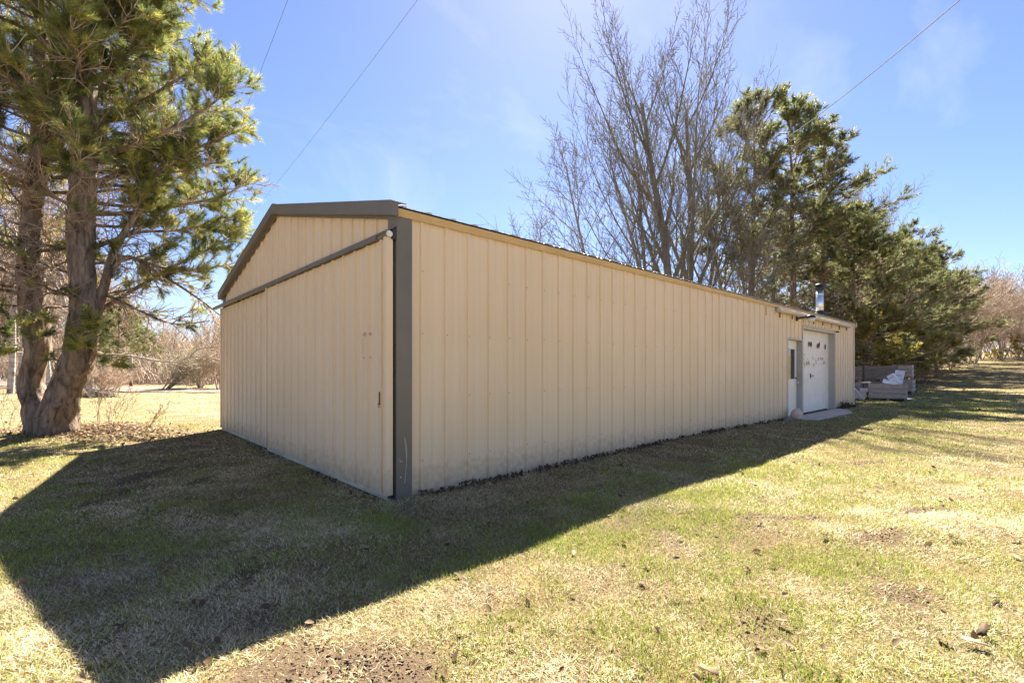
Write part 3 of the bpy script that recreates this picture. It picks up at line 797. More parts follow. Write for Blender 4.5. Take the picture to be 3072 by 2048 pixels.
# ---------------------------------------------------------------- trees
def norm(d):
    n = math.sqrt(d[0] ** 2 + d[1] ** 2 + d[2] ** 2) + 1e-9
    return (d[0] / n, d[1] / n, d[2] / n)
def deflect(d, ang, az):
    d = Vector(d); u = d.orthogonal().normalized(); w = d.cross(u)
    q = d * math.cos(ang) + (u * math.cos(az) + w * math.sin(az)) * math.sin(ang)
    return tuple(q)
def grow(T, p, d, L, r, lev, P, rnd, Tmain=None, tips=None):
    """one limb and, recursively, everything that leaves it"""
    n = P['n'][lev]; step = L / n
    pts = [tuple(p)]; dirs = [d]
    for i in range(n):
        w = P['wob'][lev]
        d = norm((d[0] + rnd.gauss(0, w), d[1] + rnd.gauss(0, w), d[2] + rnd.gauss(0, w) * .7 + P['up'][lev]))
        p = (p[0] + d[0] * step, p[1] + d[1] * step, p[2] + d[2] * step)
        pts.append(p); dirs.append(d)
    tap = P['tap'][lev]; rm = P['rmin']
    rad = [max(rm, r * (1 - (1 - tap) * (i / n))) for i in range(n + 1)]
    col = P['col'](lev, rnd)
    (Tmain if (Tmain is not None and lev <= P.get('main', 0)) else T).add(pts, rad, P['sides'][lev], col)
    if lev + 1 >= len(P['n']):
        if tips is not None: tips.append((pts[-1], dirs[-1]))
        return
    cnt = P['kids'][lev]; cnt = int(cnt * rnd.uniform(.75, 1.25) + .5)
    az = rnd.uniform(0, 6.28)
    for k in range(cnt):
        t = P['start'][lev] + (1 - P['start'][lev]) * ((k + rnd.random()) / cnt)
        i = min(n - 1, int(t * n)); f_ = t * n - i
        q = tuple(pts[i][j] + (pts[i + 1][j] - pts[i][j]) * f_ for j in range(3))
        az += 2.4 + rnd.uniform(-.5, .5)
        a = P['ang'][lev] * rnd.uniform(.7, 1.3)
        dd = deflect(dirs[i], a, az)
        ll = L * P['ratio'][lev] * (1 - P['short'][lev] * t) * rnd.uniform(.7, 1.25)
        grow(T, q, norm(dd), ll, max(rm, rad[i] * P['rr'][lev]), lev + 1, P, rnd, Tmain, tips)
    if P.get('cont', True) and lev > 0:
        grow(T, pts[-1], dirs[-1], L * .45, rad[-1], lev + 1, P, rnd, Tmain, tips)

def greybrown(lev, rnd):
    k = rnd.uniform(.8, 1.2); return (.205 * k, .190 * k, .150 * k)
MAPLE = dict(n=[9, 7, 4, 3, 2], wob=[.035, .035, .06, .10, .15], up=[.02, .075, .06, .05, .03], tap=[.30, .25, .25, .4, .6], sides=[8, 5, 4, 3, 3],
             kids=[10, 8, 6, 4], start=[.20, .22, .2, .15], ang=[.52, .44, .52, .6], ratio=[.62, .44, .42, .5], short=[.50, .45, .4, .3], rr=[.56, .50, .5, .6],
             rmin=.0095, main=0, col=greybrown)
def bare_tree(name, base, stems, P, seed, bark_m, label, group=None, cat='tree'):
    """stems: list of (lean dx, dy, length, radius)"""
    rnd = random.Random(seed)
    t = empty(name, base); tag(t, label, cat, group)
    T, TM = Tubes(), Tubes()
    for (dx, dy, L, r, ox, oy) in stems:
        grow(T, (ox, oy, -.25), norm((dx, dy, 1)), L, r, 0, P, rnd, TM)
    TM.build('trunk', M[bark_m], t); T.build('crown', M['twig'], t)
    return t
def base_at(px, Z):
    p = at(px, 0, Z); return (p[0], p[1], gz(p[0], p[1]))
def RTv(k, f=0.0):                      # a lean: k to the right in the picture, f away
    return (RT[0] * k + FW[0] * f, RT[1] * k + FW[1] * f)
def stem(k, L, r, f=0.0, o=0.0):
    a = RTv(k, f); b = RTv(o); return (a[0], a[1], L, r, b[0], b[1])

bare_tree('maple_tree', base_at(2045, 27), [stem(-.04, 16.8, .31, o=-.32), stem(.05, 16.4, .29, o=.32), stem(-.17, 14.0, .17, .1, -.35), stem(.16, 13.5, .16, .05, .35)], MAPLE, 11, 'maple_bark',
          'tall spreading bare maple with twin trunks behind the barn roof')
SLIM = dict(MAPLE, n=[9, 6, 4, 3], wob=[.05, .08, .13, .18], up=[.02, .06, .05, .04], tap=[.25, .3, .4, .6], sides=[7, 4, 3, 3], kids=[15, 9, 6], start=[.3, .15, .15], ang=[.6, .6, .7], ratio=[.40, .45, .5], short=[.5, .4, .3], rr=[.45, .5, .6], rmin=.009)
bare_tree('bare_tree', base_at(1958, 26), [stem(-.02, 15.5, .15)], SLIM, 21, 'maple_bark', 'slender upright bare tree just left of the twin trunked maple')
LEAN = dict(SLIM, up=[.045, .06, .05, .04], wob=[.07, .09, .13, .18])
bare_tree('bare_tree', base_at(1890, 25), [stem(-.62, 12.5, .13)], LEAN, 23, 'maple_bark', 'thin bare tree leaning far left above the roof edge')
bare_tree('bare_tree', base_at(1745, 24), [stem(-.28, 8.6, .13), stem(.10, 7.6, .09, o=.5)], dict(LEAN, kids=[13, 9, 6], ratio=[.5, .45, .5]), 25, 'maple_bark', 'small spreading bare tree farthest left above the roof')
bare_tree('bare_tree', base_at(2190, 30), [stem(-.02, 14, .16), stem(.12, 11.5, .11)], SLIM, 27, 'maple_bark', 'bare tree growing into the tall pine right of the maple')
bare_tree('bare_tree', base_at(2130, 25), [stem(.3, 9, .08), stem(-.2, 8, .07)], SLIM, 33, 'maple_bark', 'short bare tree tangled beside the foot of the maple')
bare_tree('bare_tree', base_at(2585, 42), [stem(.0, 17, .17), stem(.22, 14, .12)], SLIM, 28, 'maple_bark', 'pale bare tree standing behind the right shoulder of the tall pine')
bare_tree('bare_tree', base_at(2660, 46), [stem(-.05, 15, .15)], SLIM, 29, 'maple_bark', 'thin bare tree between the tall pines and the lower pines')

def shade(c_, k): return tuple(min(1, a * k) for a in c_)
def tuft(V, C, p, d, n, L, w, rnd, col, spread=.9, back=.18):
    """a shoot of needles: thin triangles fanning forward from the last stretch of a twig"""
    d = Vector(d).normalized(); u = d.orthogonal().normalized(); q = d.cross(u)
    for k in range(n):
        t = rnd.random(); az = rnd.uniform(0, 6.283); a = spread * rnd.uniform(.35, 1.0) * (1.15 - .45 * t)
        o = Vector(p) - d * back * (1 - t)
        e = d * math.cos(a) + (u * math.cos(az) + q * math.sin(az)) * math.sin(a)
        s = e.cross(Vector((rnd.gauss(0, 1), rnd.gauss(0, 1), rnd.gauss(0, 1)))).normalized() * w
        ll = L * rnd.uniform(.75, 1.1)
        tip = o + e * ll; tip.z -= ll * .08
        V += [tuple(o - s), tuple(o + s), tuple(tip)]
        c_ = shade(col, rnd.uniform(.75, 1.25)); C += [c_, c_, c_]
def tri_mesh(name, V, C):
    V = np.array(V, np.float32); return np_mesh(name, V, [np.arange(len(V), dtype=np.int32).reshape(-1, 3)], np.array(C, np.float32))

def pine_mesh(h, cb, wid, seed, tw=.016, tl=.31, ntuft=18, col0=(.085, .115, .035), dens=1.5, bare=.45, lean=0.0):
    """back-row pine: trunk, whorled limbs, dead lower limbs, shoots at the outer ends"""
    rnd = random.Random(seed)
    TM, T = Tubes(), Tubes(); V = []; C = []
    n = 14
    pts = []; x = y = 0
    for i in range(n + 1):
        pts.append((x + lean * i / n, y, -.3 + (h + .3) * i / n)); x += rnd.gauss(0, .05); y += rnd.gauss(0, .05)
    r0 = h * .0135
    TM.add(pts, [max(.02, r0 * (1 - .93 * (i / n) ** 1.1)) for i in range(n + 1)], 9)
    z = cb * .35
    while z < h - .3:
        f_ = (z - cb) / (h - cb); i = min(n - 1, int(z / h * n))
        c_ = pts[i]; cz = z
        if f_ < 0: L0 = wid * .75; kk = 4
        else: L0 = wid * (1 - f_) ** .75 * (.75 + .5 * min(1, f_ * 3)) + .35; kk = rnd.randint(4, 5)
        az = rnd.uniform(0, 6.28)
        for k in range(kk):
            az += 6.283 / kk + rnd.uniform(-.35, .35); L = L0 * rnd.choice((.35, .6, .85, 1.0, 1.1, 1.4)) * rnd.uniform(.9, 1.1)
            el = -.05 + .55 * max(0, f_) + rnd.uniform(-.15, .2)
            d = (math.cos(az) * math.cos(el), math.sin(az) * math.cos(el), math.sin(el))
            p = (c_[0], c_[1], cz + rnd.uniform(-.2, .2)); P_ = [p]
            for s in range(5):
                d = norm((d[0] + rnd.gauss(0, .10), d[1] + rnd.gauss(0, .10), d[2] + rnd.gauss(0, .06) + .07))
                p = tuple(p[j] + d[j] * L / 5 for j in range(3)); P_.append(p)
            k_ = rnd.uniform(.75, 1.15); bc = (.40 * k_, .29 * k_, .19 * k_)
            rr = max(.016, .012 * L + .012)
            T.add(P_, [max(.009, rr * (1 - .16 * s)) for s in range(6)], 4, bc)
            live = f_ > 0 and rnd.random() > bare * (1 - f_) ** 2 * .6
            nsec = int((5 + L * 4.6) * dens)
            for s in range(nsec):
                t = .22 + .78 * math.sqrt(rnd.random()); ii_ = min(4, int(t * 5)); ff = t * 5 - ii_
                q = tuple(P_[ii_][j] + (P_[ii_ + 1][j] - P_[ii_][j]) * ff for j in range(3))
                dd = norm(tuple(P_[ii_ + 1][j] - P_[ii_][j] for j in range(3)))
                d2 = deflect(dd, rnd.uniform(.4, 1.0), rnd.uniform(0, 6.28)); d2 = norm((d2[0], d2[1], d2[2] + .30))
                l2 = rnd.uniform(.25, .75) * (.6 + .25 * L) * (1.25 - .5 * t)
                e = tuple(q[j] + d2[j] * l2 for j in range(3)); m_ = tuple((q[j] + e[j]) / 2 + rnd.gauss(0, .04) for j in range(3))
                T.add([q, m_, e], [.010, .008, .006], 3, bc)
                if live or rnd.random() < .08:
                    g = shade(col0, rnd.uniform(.40, 1.25)); w_ = rnd.random() ** 2; g = (g[0] * (1 + .55 * w_), g[1] * (1 + .20 * w_), g[2])
                    tuft(V, C, e, d2, ntuft, tl, tw, rnd, g, .95, .28)
                    if rnd.random() < .6: tuft(V, C, m_, norm((d2[0] + rnd.gauss(0, .5), d2[1] + rnd.gauss(0, .5), d2[2] + .3)), ntuft - 3, tl, tw, rnd, g, 1.0, .1)
                else:
                    for _ in range(2):
                        d3 = deflect(d2, .6, rnd.uniform(0, 6.28)); T.add([m_, tuple(m_[j] + d3[j] * .35 for j in range(3))], [.007, .005], 3, bc)
        z += rnd.uniform(.36, .62) * (1 if f_ > 0 else 1.3)
    V3 = tri_mesh('needles', V, C)
    vt, ft, ct = TM.arrays(); vb, fb, cb_ = T.arrays()
    return np_mesh('pine_trunk', vt, ft, ct), np_mesh('pine_limbs', vb, fb, cb_), V3
PM = {}
def pine(key, px, Z, sc, rz, label, group='pines along the right tree line', name='pine_tree'):
    t = empty(name, base_at(px, Z), rz); t.scale = (sc, sc, sc); tag(t, label, 'tree', group)
    a, b_, c_ = PM[key]
    link('trunk', a, M['pine_bark'], t, True); link('branches', b_, M['twig'], t, True); link('foliage', c_, M['needle'], t)
    return t
PM['tall'] = pine_mesh(18.5, 7.0, 3.4, 41, col0=(.205, .245, .105), bare=.7)
PM['wide'] = pine_mesh(13.0, 1.2, 3.5, 43, col0=(.205, .245, .105), bare=.4)
PM['young'] = pine_mesh(4.6, .4, 1.9, 45, tw=.018, tl=.22, col0=(.36, .35, .10), bare=.05, dens=2.2)
pine('tall', 2255, 29.5, .98, .3, 'tall pine with brown lower limbs, first right of the bare maple')
pine('tall', 2375, 30.5, 1.0, 2.1, 'tallest dark pine directly above the side of the barn')
pine('tall', 2475, 31.5, .92, 4.0, 'tall pine whose outline steps down over the stove pipe')
pine('wide', 2560, 31, .90, 1.0, 'broad brown-green pine rising behind the far barn corner')
pine('wide', 2640, 36, .86, 2.6, 'broad pine behind the stacked wooden bins')
pine('wide', 2735, 40, .98, 5.0, 'pine with feathery top alone against the sky right of the bins')
pine('wide', 2810, 46, .92, .4, 'rounded pine at the middle of the sloping tree line')
pine('wide', 2862, 54, .82, 3.4, 'rounded pine farther down the sloping tree line')
for (px, Z, sc, lb) in ((2320, 39, 1.05, 'dark pine filling the gap between the two tallest pines'), (2520, 40, 1.1, 'dark pine between the tall pines and the broad ones'), (2690, 46, 1.0, 'dark pine deep behind the young sunny pine'), (2770, 50, .95, 'dark pine behind the feathery topped pine')):
    pine('wide', px, Z, sc, Z, lb)
pine('young', 2725, 33, .98, 0, 'young yellow-green pine in sun at the lawn edge')
pine('young', 2620, 29, 1.0, 2, 'young dark pine tight behind the wooden bins')
pine('young', 2668, 35, .7, 4, 'small young pine between the sunny one and the bins')
pine('wide', 3062, 88, .80, 1.7, 'dark evergreen farthest right on the skyline')
pine('young', 3072, 62, .75, 1.2, 'small dark evergreen cut by the right picture edge')
pine('young', 2985, 60, .35, 3.2, 'little evergreen shrub on the far lawn edge')

BUSH = dict(n=[5, 4, 4, 3], wob=[.10, .14, .18, .2], up=[.03, .03, .03, .02], tap=[.4, .4, .5, .6], sides=[4, 3, 3, 3], kids=[7, 6, 4], start=[.25, .15, .15], ang=[.55, .6, .7], ratio=[.6, .55, .55], short=[.35, .35, .3], rr=[.6, .6, .65], rmin=.006, cont=True,
            col=lambda lev, rnd: shade((.25, .195, .145), rnd.uniform(.8, 1.25)))
def bush(name, base, nst, H, spread, seed, label, group=None, P=BUSH, lean=(0, 0), cat='shrub', rad=.03, scale_=1.0):
    rnd = random.Random(seed); t = empty(name, base); tag(t, label, cat, group)
    T, TM = Tubes(), Tubes()
    for k in range(nst):
        a = rnd.uniform(0, 6.28); s = spread * rnd.uniform(.3, 1)
        grow(T, (.12 * math.cos(a), .12 * math.sin(a), -.1), norm((math.cos(a) * s + lean[0], math.sin(a) * s + lean[1], 1)), H * rnd.uniform(.45, .65), rad * rnd.uniform(.6, 1.2), 0, P, rnd, TM)
    TM.build('stems', M['twig'], t); T.build('twigs', M['twig'], t)
    return t
def dup(t, base, rz, sc, label, group=None):
    c_ = copy_tree(t); c_.location = base; c_.rotation_euler = (0, 0, rz); c_.scale = (sc, sc, sc); tag(c_, label, None, group)
    return c_
FARB = dict(BUSH, rmin=.014, col=lambda lev, rnd: shade((.44, .345, .265), rnd.uniform(.8, 1.2)))
GT = 'bare thickets along the right tree line'
th = bush('thicket_tree', base_at(2905, 60), 8, 12.5, .45, 51, 'tall pinkish brown thicket where the tree line drops to the lawn', GT, FARB, rad=.07, cat='tree')
for (px, Z, sc, lb) in ((2945, 66, .95, 'brown thicket left of the little evergreen shrub'), (2990, 70, .85, 'pale brown thicket directly above the little evergreen shrub'), (3030, 74, .8, 'pale brown thicket nearest the right edge of the skyline'),
                        (2890, 72, 1.15, 'taller bare thicket showing over the rounded pines'), (2780, 52, 1.2, 'bare thicket showing behind the sunlit young pine'), (2700, 44, .95, 'bare thicket filling the gap behind the feathery topped pine'),
                        (2925, 58, 1.0, 'dense brown thicket at the right end of the sloping pines'), (3005, 62, 1.1, 'dense pale thicket right above the far lawn crest'), (3060, 66, 1.15, 'dense pale thicket filling the right picture edge'), (3100, 60, .9, 'brown thicket partly outside the right picture edge'), (2965, 78, 1.25, 'hazy taller thicket behind the far lawn crest'), (2940, 74, .42, 'low brush on the far lawn crest left of the little evergreen'), (3000, 80, .45, 'low brush on the far lawn crest beside the little evergreen'), (3045, 84, .5, 'low brush on the far lawn crest nearest the right edge'), (2970, 92, .7, 'brush farthest back beyond the lawn crest'), (3080, 95, .7, 'brush beyond the lawn crest cut by the right edge'), (2590, 33, .65, 'bare thicket at the far barn corner under the pines'), (2850, 50, .45, 'low bare brush at the foot of the rounded pines'), (2770, 40, .45, 'low bare brush between the bins and the rounded pines')):
    dup(th, base_at(px, Z), Z * 1.7, sc, lb, GT)
GB2 = 'bare undergrowth behind the barn'
ug = bush('undergrowth_shrub', base_at(2080, 30), 8, 6.5, .7, 55, 'bare brush low behind the roof under the maple', GB2, dict(FARB, rmin=.010), rad=.05)
for (px, Z, sc, lb) in ((2180, 33, 1.1, 'bare brush low behind the roof under the first tall pine'), (2300, 34, 1.2, 'brown brush behind the roof under the tallest pine'), (2410, 35, 1.1, 'brown brush just left of the stove pipe'),
                        (2500, 33, .9, 'brown brush just right of the stove pipe'), (1900, 31, .8, 'bare brush showing over the middle of the roof edge'), (2240, 40, 1.5, 'taller bare brush deep behind the tall pines'), (2440, 42, 1.6, 'taller bare brush deep behind the stove pipe'),
                        (2560, 40, 1.3, 'tall bare brush behind the broad brown-green pine'), (2340, 28, .8, 'bare brush low behind the roof left of the stove pipe')):
    dup(ug, base_at(px, Z), Z * 2.3, sc, lb, GB2)

# ---- the big double-trunked pine on the left
ZP = 9.4
def lp(px, py, dz=0.0): return tuple(at(px, py, ZP + dz))
pine_o = empty('pine_tree', (0, 0, 0))
pb = at(150, 1305, ZP); pine_o.location = pb
tag(pine_o, 'large old pine with two thick furrowed trunks left of the barn', 'tree')
def loc(p): return (p[0] - pb[0], p[1] - pb[1], p[2] - pb[2])
def path(pts, dz=None):
    dz = dz or [0] * len(pts)
    return [loc(lp(x, y, d)) for (x, y), d in zip(pts, dz)]
def smooth_path(P_, R_, n):
    P_ = np.array(P_); R_ = np.array(R_, float); t = np.linspace(0, len(P_) - 1, n)
    out = []
    for q in t:
        i = min(len(P_) - 2, int(q)); f_ = q - i
        p0, p1, p2, p3 = P_[max(i - 1, 0)], P_[i], P_[i + 1], P_[min(i + 2, len(P_) - 1)]
        out.append(.5 * ((2 * p1) + (-p0 + p2) * f_ + (2 * p0 - 5 * p1 + 4 * p2 - p3) * f_ ** 2 + (-p0 + 3 * p1 - 3 * p2 + p3) * f_ ** 3))
    return np.array(out), np.interp(t, np.arange(len(R_)), R_)
def px2m(w, Z=ZP): return w / FPX * Z
def furrowed(P_, R_, n, k, seed):
    P_, R_ = smooth_path(P_, R_, n)
    T = np.gradient(P_, axis=0); T /= np.linalg.norm(T, axis=1, keepdims=True)
    U = np.cross(T, np.array([0.3, 1, 0.0])); U /= np.linalg.norm(U, axis=1, keepdims=True); W_ = np.cross(T, U)
    th_ = 2 * np.pi * np.arange(k) / k
    s = np.concatenate([[0], np.cumsum(np.linalg.norm(np.diff(P_, axis=0), axis=1))])
    uu = np.stack([np.cos(th_), np.sin(th_)], 1) * 1.0
    A = fbm(th_[None, :] * 5.5 + 3 * fbm(s[:, None] * 1.2, th_[None, :] * 2, seed + 9), s[:, None] * 2.2, seed, 3)
    A = np.where(th_[None, :] > 5.9, A * (6.283 - th_[None, :]) / .383 + A[:, :1] * (1 - (6.283 - th_[None, :]) / .383), A)
    rr = R_[:, None] * (1 + .34 * (np.abs(A - .5) * 2 - .35) + .12 * (fbm(th_[None, :] * 1.2, s[:, None] * .9, seed + 4, 2) - .5))
    ring = P_[:, None, :] + rr[:, :, None] * (U[:, None, :] * np.cos(th_)[None, :, None] + W_[:, None, :] * np.sin(th_)[None, :, None])
    i = np.arange(n - 1)[:, None] * k; a = np.arange(k)[None, :]; b_ = (a + 1) % k
    return ring.reshape(-1, 3), np.stack([i + a, i + b_, i + b_ + k, i + a + k], -1).reshape(-1, 4)
left_stem = path([(145, 1360), (128, 1270), (103, 1200), (92, 1150), (101, 1103), (112, 1055), (112, 990), (98, 900), (90, 780), (96, 650), (112, 480), (122, 280), (120, 60), (100, -220), (90, -520)])
lr = [px2m(w) / 2 for w in (100, 84, 64, 56, 56, 60, 64, 64, 56, 48, 42, 36, 30, 20, 6)]
right_stem = path([(165, 1360), (170, 1270), (186, 1195), (202, 1150), (224, 1103), (238, 1050), (248, 990), (251, 920), (246, 800), (243, 680), (250, 540), (258, 380), (255, 200), (240, -50), (225, -330), (215, -650)], [-.05] * 16)
rr_ = [px2m(w) / 2 for w in (112, 100, 88, 80, 80, 76, 72, 70, 66, 66, 64, 58, 50, 40, 26, 6)]
v1, f1 = furrowed(left_stem, lr, 110, 40, 5); v2, f2 = furrowed(right_stem, rr_, 120, 40, 15)
Vt = np.concatenate([v1, v2]); Ft = np.concatenate([f1, f2 + len(v1)])
link('trunk', np_mesh('pine_trunk_big', Vt, [Ft]), M['pine_bark'], pine_o, True)

prnd = random.Random(99)
LT, NT = Tubes(), Tubes(); NV = []; NC = []
def branch_col(): k = prnd.uniform(.75, 1.25); return (.40 * k, .305 * k, .215 * k)
def twiglet(p, d, L, live, depth=0):
    """a twig with side twigs; live ones end in shoots"""
    n = 4 if depth == 0 else 2; pts = [p]; q = p; dd = d
    for i in range(n):
        dd = norm((dd[0] + prnd.gauss(0, .16), dd[1] + prnd.gauss(0, .16), dd[2] + prnd.gauss(0, .13) + (.05 if live else -.01)))
        q = tuple(q[j] + dd[j] * L / n for j in range(3)); pts.append(q)
    r = .008 + .006 * L if depth == 0 else .0065
    bc = branch_col()
    NT.add(pts, [max(.0042, r * (1 - .18 * i)) for i in range(n + 1)], 3, bc)
    if depth < 1:
        for k in range(prnd.randint(3, 5) if live else prnd.randint(4, 7)):
            i = prnd.randint(1, max(1, n - 1)) if n > 1 else 0; d2 = deflect(norm(tuple(pts[i + 1][j] - pts[i][j] for j in range(3))), prnd.uniform(.4, 1.0), prnd.uniform(0, 6.28))
            twiglet(pts[i], norm((d2[0], d2[1], d2[2] + (.22 if live else 0))), L * prnd.uniform(.35, .65), live, depth + 1)
    if live:
        u = prnd.random()
        g = (.25, .28, .085) if u < .55 else ((.40, .37, .10) if u < .78 else (.12, .15, .06))
        g = shade(g, prnd.uniform(.75, 1.3))
        tuft(NV, NC, pts[-1], dd, prnd.randint(52, 64), .155, .0042, prnd, g, 1.05, .19)
        if prnd.random() < .35: tuft(NV, NC, pts[-2], norm((dd[0] + prnd.gauss(0, .6), dd[1] + prnd.gauss(0, .6), dd[2] + .5)), 46, .14, .0042, prnd, shade(g, prnd.uniform(.8, 1.2)), 1.1, .08)
def limb(pts, r0, r1, live, dens=5.0, from_=.25, Lt=.55, pale=False):
    P_, R_ = smooth_path(pts, np.linspace(r0, r1, len(pts)), max(6, 3 * len(pts)))
    (NT if pale else LT).add([tuple(p) for p in P_], list(R_), 6, (.70, .62, .50) if pale else branch_col())
    Ls = float(np.sum(np.linalg.norm(np.diff(P_, axis=0), axis=1)))
    for k in range(int(Ls * dens)):
        t = from_ + (1 - from_) * prnd.random(); i = min(len(P_) - 2, int(t * (len(P_) - 1)))
        d = norm(tuple(P_[i + 1] - P_[i])); d2 = deflect(d, prnd.uniform(.45, 1.15), prnd.uniform(0, 6.28))
        lv = live(t) if callable(live) else live
        twiglet(tuple(P_[i]), norm((d2[0], d2[1], d2[2] + .12)), Lt * prnd.uniform(.6, 1.4), prnd.random() < lv)
    if (live(1.0) if callable(live) else live) > .3:
        twiglet(tuple(P_[-1]), norm(tuple(P_[-1] - P_[-2])), Lt * .8, True)
# limbs read off the photograph: (path, depth offsets, radii, share of live twigs)
limb(path([(275, 1000), (312, 860), (345, 750), (402, 650), (450, 560), (500, 470)], [0, .1, .2, .35, .5, .6]), .10, .03, lambda t: .15 if t < .6 else .9, 13)
limb(path([(330, 830), (375, 770), (446, 800), (580, 885), (660, 945)], [.1, .3, .6, 1.1, 1.4]), .05, .014, lambda t: .1 + .45 * t, 13)
limb(path([(345, 770), (402, 775), (480, 800), (580, 812), (700, 790)], [.2, .4, .8, 1.3, 1.7]), .045, .012, lambda t: .15 + .8 * t, 15)
limb(path([(285, 880), (340, 893), (446, 945), (527, 972), (630, 962)], [.1, .2, .5, .9, 1.2]), .04, .010, .08, 11)
limb(path([(260, 560), (360, 520), (470, 480), (600, 440), (700, 400)], [0, .3, .7, 1.0, 1.3]), .055, .014, lambda t: .2 + .9 * t, 15)
limb(path([(258, 400), (380, 330), (500, 260), (610, 190)], [0, .2, .6, .9]), .05, .014, lambda t: .25 + .8 * t, 17)
limb(path([(256, 640), (380, 640), (520, 620), (660, 590), (720, 560)], [0, .4, .9, 1.3, 1.5]), .055, .012, lambda t: .15 + .9 * t, 15)
limb(path([(256, 480), (390, 440), (530, 380), (640, 310), (700, 250)], [0, -.2, -.3, .2, .6]), .05, .012, lambda t: .3 + .7 * t, 15)
limb(path([(255, 300), (340, 200), (430, 110), (470, 20)], [0, .2, .3, .4]), .045, .014, lambda t: .3 + .7 * t, 17)
limb(path([(250, 180), (330, 60), (400, -60)], [0, .2, .3]), .045, .014, .7, 17)
limb(path([(300, 930), (400, 870), (520, 800), (640, 740), (700, 700)], [.2, .6, 1.1, 1.6, 1.9]), .05, .012, lambda t: .05 + .9 * t, 13)
limb(path([(246, 760), (400, 700), (540, 690), (690, 660)], [0, .4, 1.0, 1.6]), .045, .012, lambda t: .1 + .9 * t, 15)
limb(path([(560, 600), (640, 572), (700, 566), (755, 552), (800, 560)], [.9, 1.0, 1.1, 1.2, 1.3]), .014, .006, .0, 5, .4, .3)
# pale bare branch low on the right, with its fork
limb(path([(262, 1040), (308, 1062), (380, 1066), (473, 1082), (527, 1085), (571, 1070), (620, 1070), (668, 1082)], [.1, .2, .3, .5, .6, .7, .8, .9]), .030, .010, .0, 1.6, .1, .35, True)
limb(path([(571, 1070), (594, 1048), (630, 1042), (670, 1036)], [.7, .75, .8, .9]), .018, .009, .0, 1.0, .1, .3, True)
# low shoots and dead limbs to the left
for (px, py) in ((60, 960), (110, 1010), (165, 1040), (230, 970), (300, 1000), (150, 900), (40, 1000), (205, 1060), (280, 1060), (120, 945), (320, 1085), (85, 1050), (250, 1000)):
    for _ in range(2):
        a = lp(px + prnd.uniform(-25, 25), py + prnd.uniform(-20, 20), -.55 + prnd.uniform(-.2, .1)); d = norm((prnd.gauss(0, 1), prnd.gauss(0, 1) - .5, prnd.uniform(0, .5)))
        twiglet(loc(a), d, .40, True)
# the rest of the crown: limbs round both stems
def crown(stem_pts, zlo, zhi, n, lmin, lmax, seedlive):
    S = np.array(stem_pts)
    for k in range(n):
        z = zlo + (zhi - zlo) * (k + prnd.random()) / n
        i = int(np.argmin(np.abs(S[:, 2] - z))); c_ = S[i].copy(); c_[2] = z
        az = prnd.uniform(0, 6.283); f_ = (z - zlo) / (zhi - zlo)
        d = np.array([math.cos(az), math.sin(az), 0.0])
        right = float(d @ RT); away = float(d @ FW)
        L = prnd.uniform(lmin, lmax) * (1.0 if right < .2 else 1.0)
        if right > 0.3 and away < 0: L *= .75
        el = prnd.uniform(-.15, .35)
        p1 = c_ + d * L * .35 + np.array([0, 0, L * .35 * math.sin(el)]); p2 = c_ + d * L * .7 + np.array([0, 0, L * .7 * math.sin(el + .1)]); p3 = c_ + d * L + np.array([0, 0, L * math.sin(el + .25)])
        hi = seedlive(f_)
        limb([c_, p1, p2, p3], .016 + .012 * L, .010, lambda t, hi=hi: hi * (.25 + .75 * t), 11)
crown(left_stem, 2.4, 4.6, 16, .9, 1.9, lambda f_: .04 + .10 * f_)
crown(left_stem, 4.6, 9.5, 40, 1.2, 2.4, lambda f_: .45 + .5 * f_)
crown(right_stem, 2.6, 4.6, 14, .9, 1.9, lambda f_: .05 + .12 * f_)
crown(right_stem, 4.6, 10, 46, 1.3, 2.6, lambda f_: .6 + .4 * f_)

LT.build('limbs', M['pine_bark'], pine_o); NT.build('twigs', M['twig'], pine_o)
link('foliage', tri_mesh('big_pine_needles', NV, NC), M['needle'], pine_o)

# ---- left background
bare_tree('birch_tree', base_at(272, 23.5), [stem(.02, 11.5, .17), stem(-.12, 10, .12, .05, -.25)], dict(SLIM, col=lambda lev, rnd: shade((.34, .28, .24), rnd.uniform(.8, 1.3))), 61, 'birch_bark', 'white barked birch behind the old pine')
bare_tree('birch_tree', base_at(30, 26), [stem(.03, 13, .16), stem(.12, 11, .10, 0, .4)], dict(SLIM, col=lambda lev, rnd: shade((.36, .29, .25), rnd.uniform(.8, 1.3))), 62, 'birch_bark', 'pale bare birch at the far left behind the pine')
bare_tree('birch_tree', base_at(150, 30), [stem(-.03, 12, .15)], dict(SLIM, col=lambda lev, rnd: shade((.34, .27, .23), rnd.uniform(.8, 1.3))), 63, 'birch_bark', 'pale bare tree seen between the two pine trunks')
T = Tubes(); rnd = random.Random(5)
c0 = base_at(283, 22.6)
for k in range(70):
    a = rnd.uniform(0, 6.28); L = rnd.uniform(.3, .75); z = rnd.uniform(.03, .5) * (1 - .2); o_ = (rnd.gauss(0, .28), rnd.gauss(0, .28))
    e = rnd.uniform(-.2, .35); p0 = (o_[0] - math.cos(a) * L, o_[1] - math.sin(a) * L, max(.0, z - L * math.sin(e) * .5)); p1 = (o_[0] + math.cos(a) * L, o_[1] + math.sin(a) * L, z + L * math.sin(e) * .5)
    T.add([p0, tuple((x + y) / 2 + rnd.gauss(0, .03) for x, y in zip(p0, p1)), p1], [.028, .022, .014], 5, shade((.44, .40, .36), rnd.uniform(.6, 1.25)))
bp_ = T.build('brush_pile', M['twig']); bp_.location = c0; tag(bp_, 'heap of pale cut branches at the foot of the birch', 'brush pile')
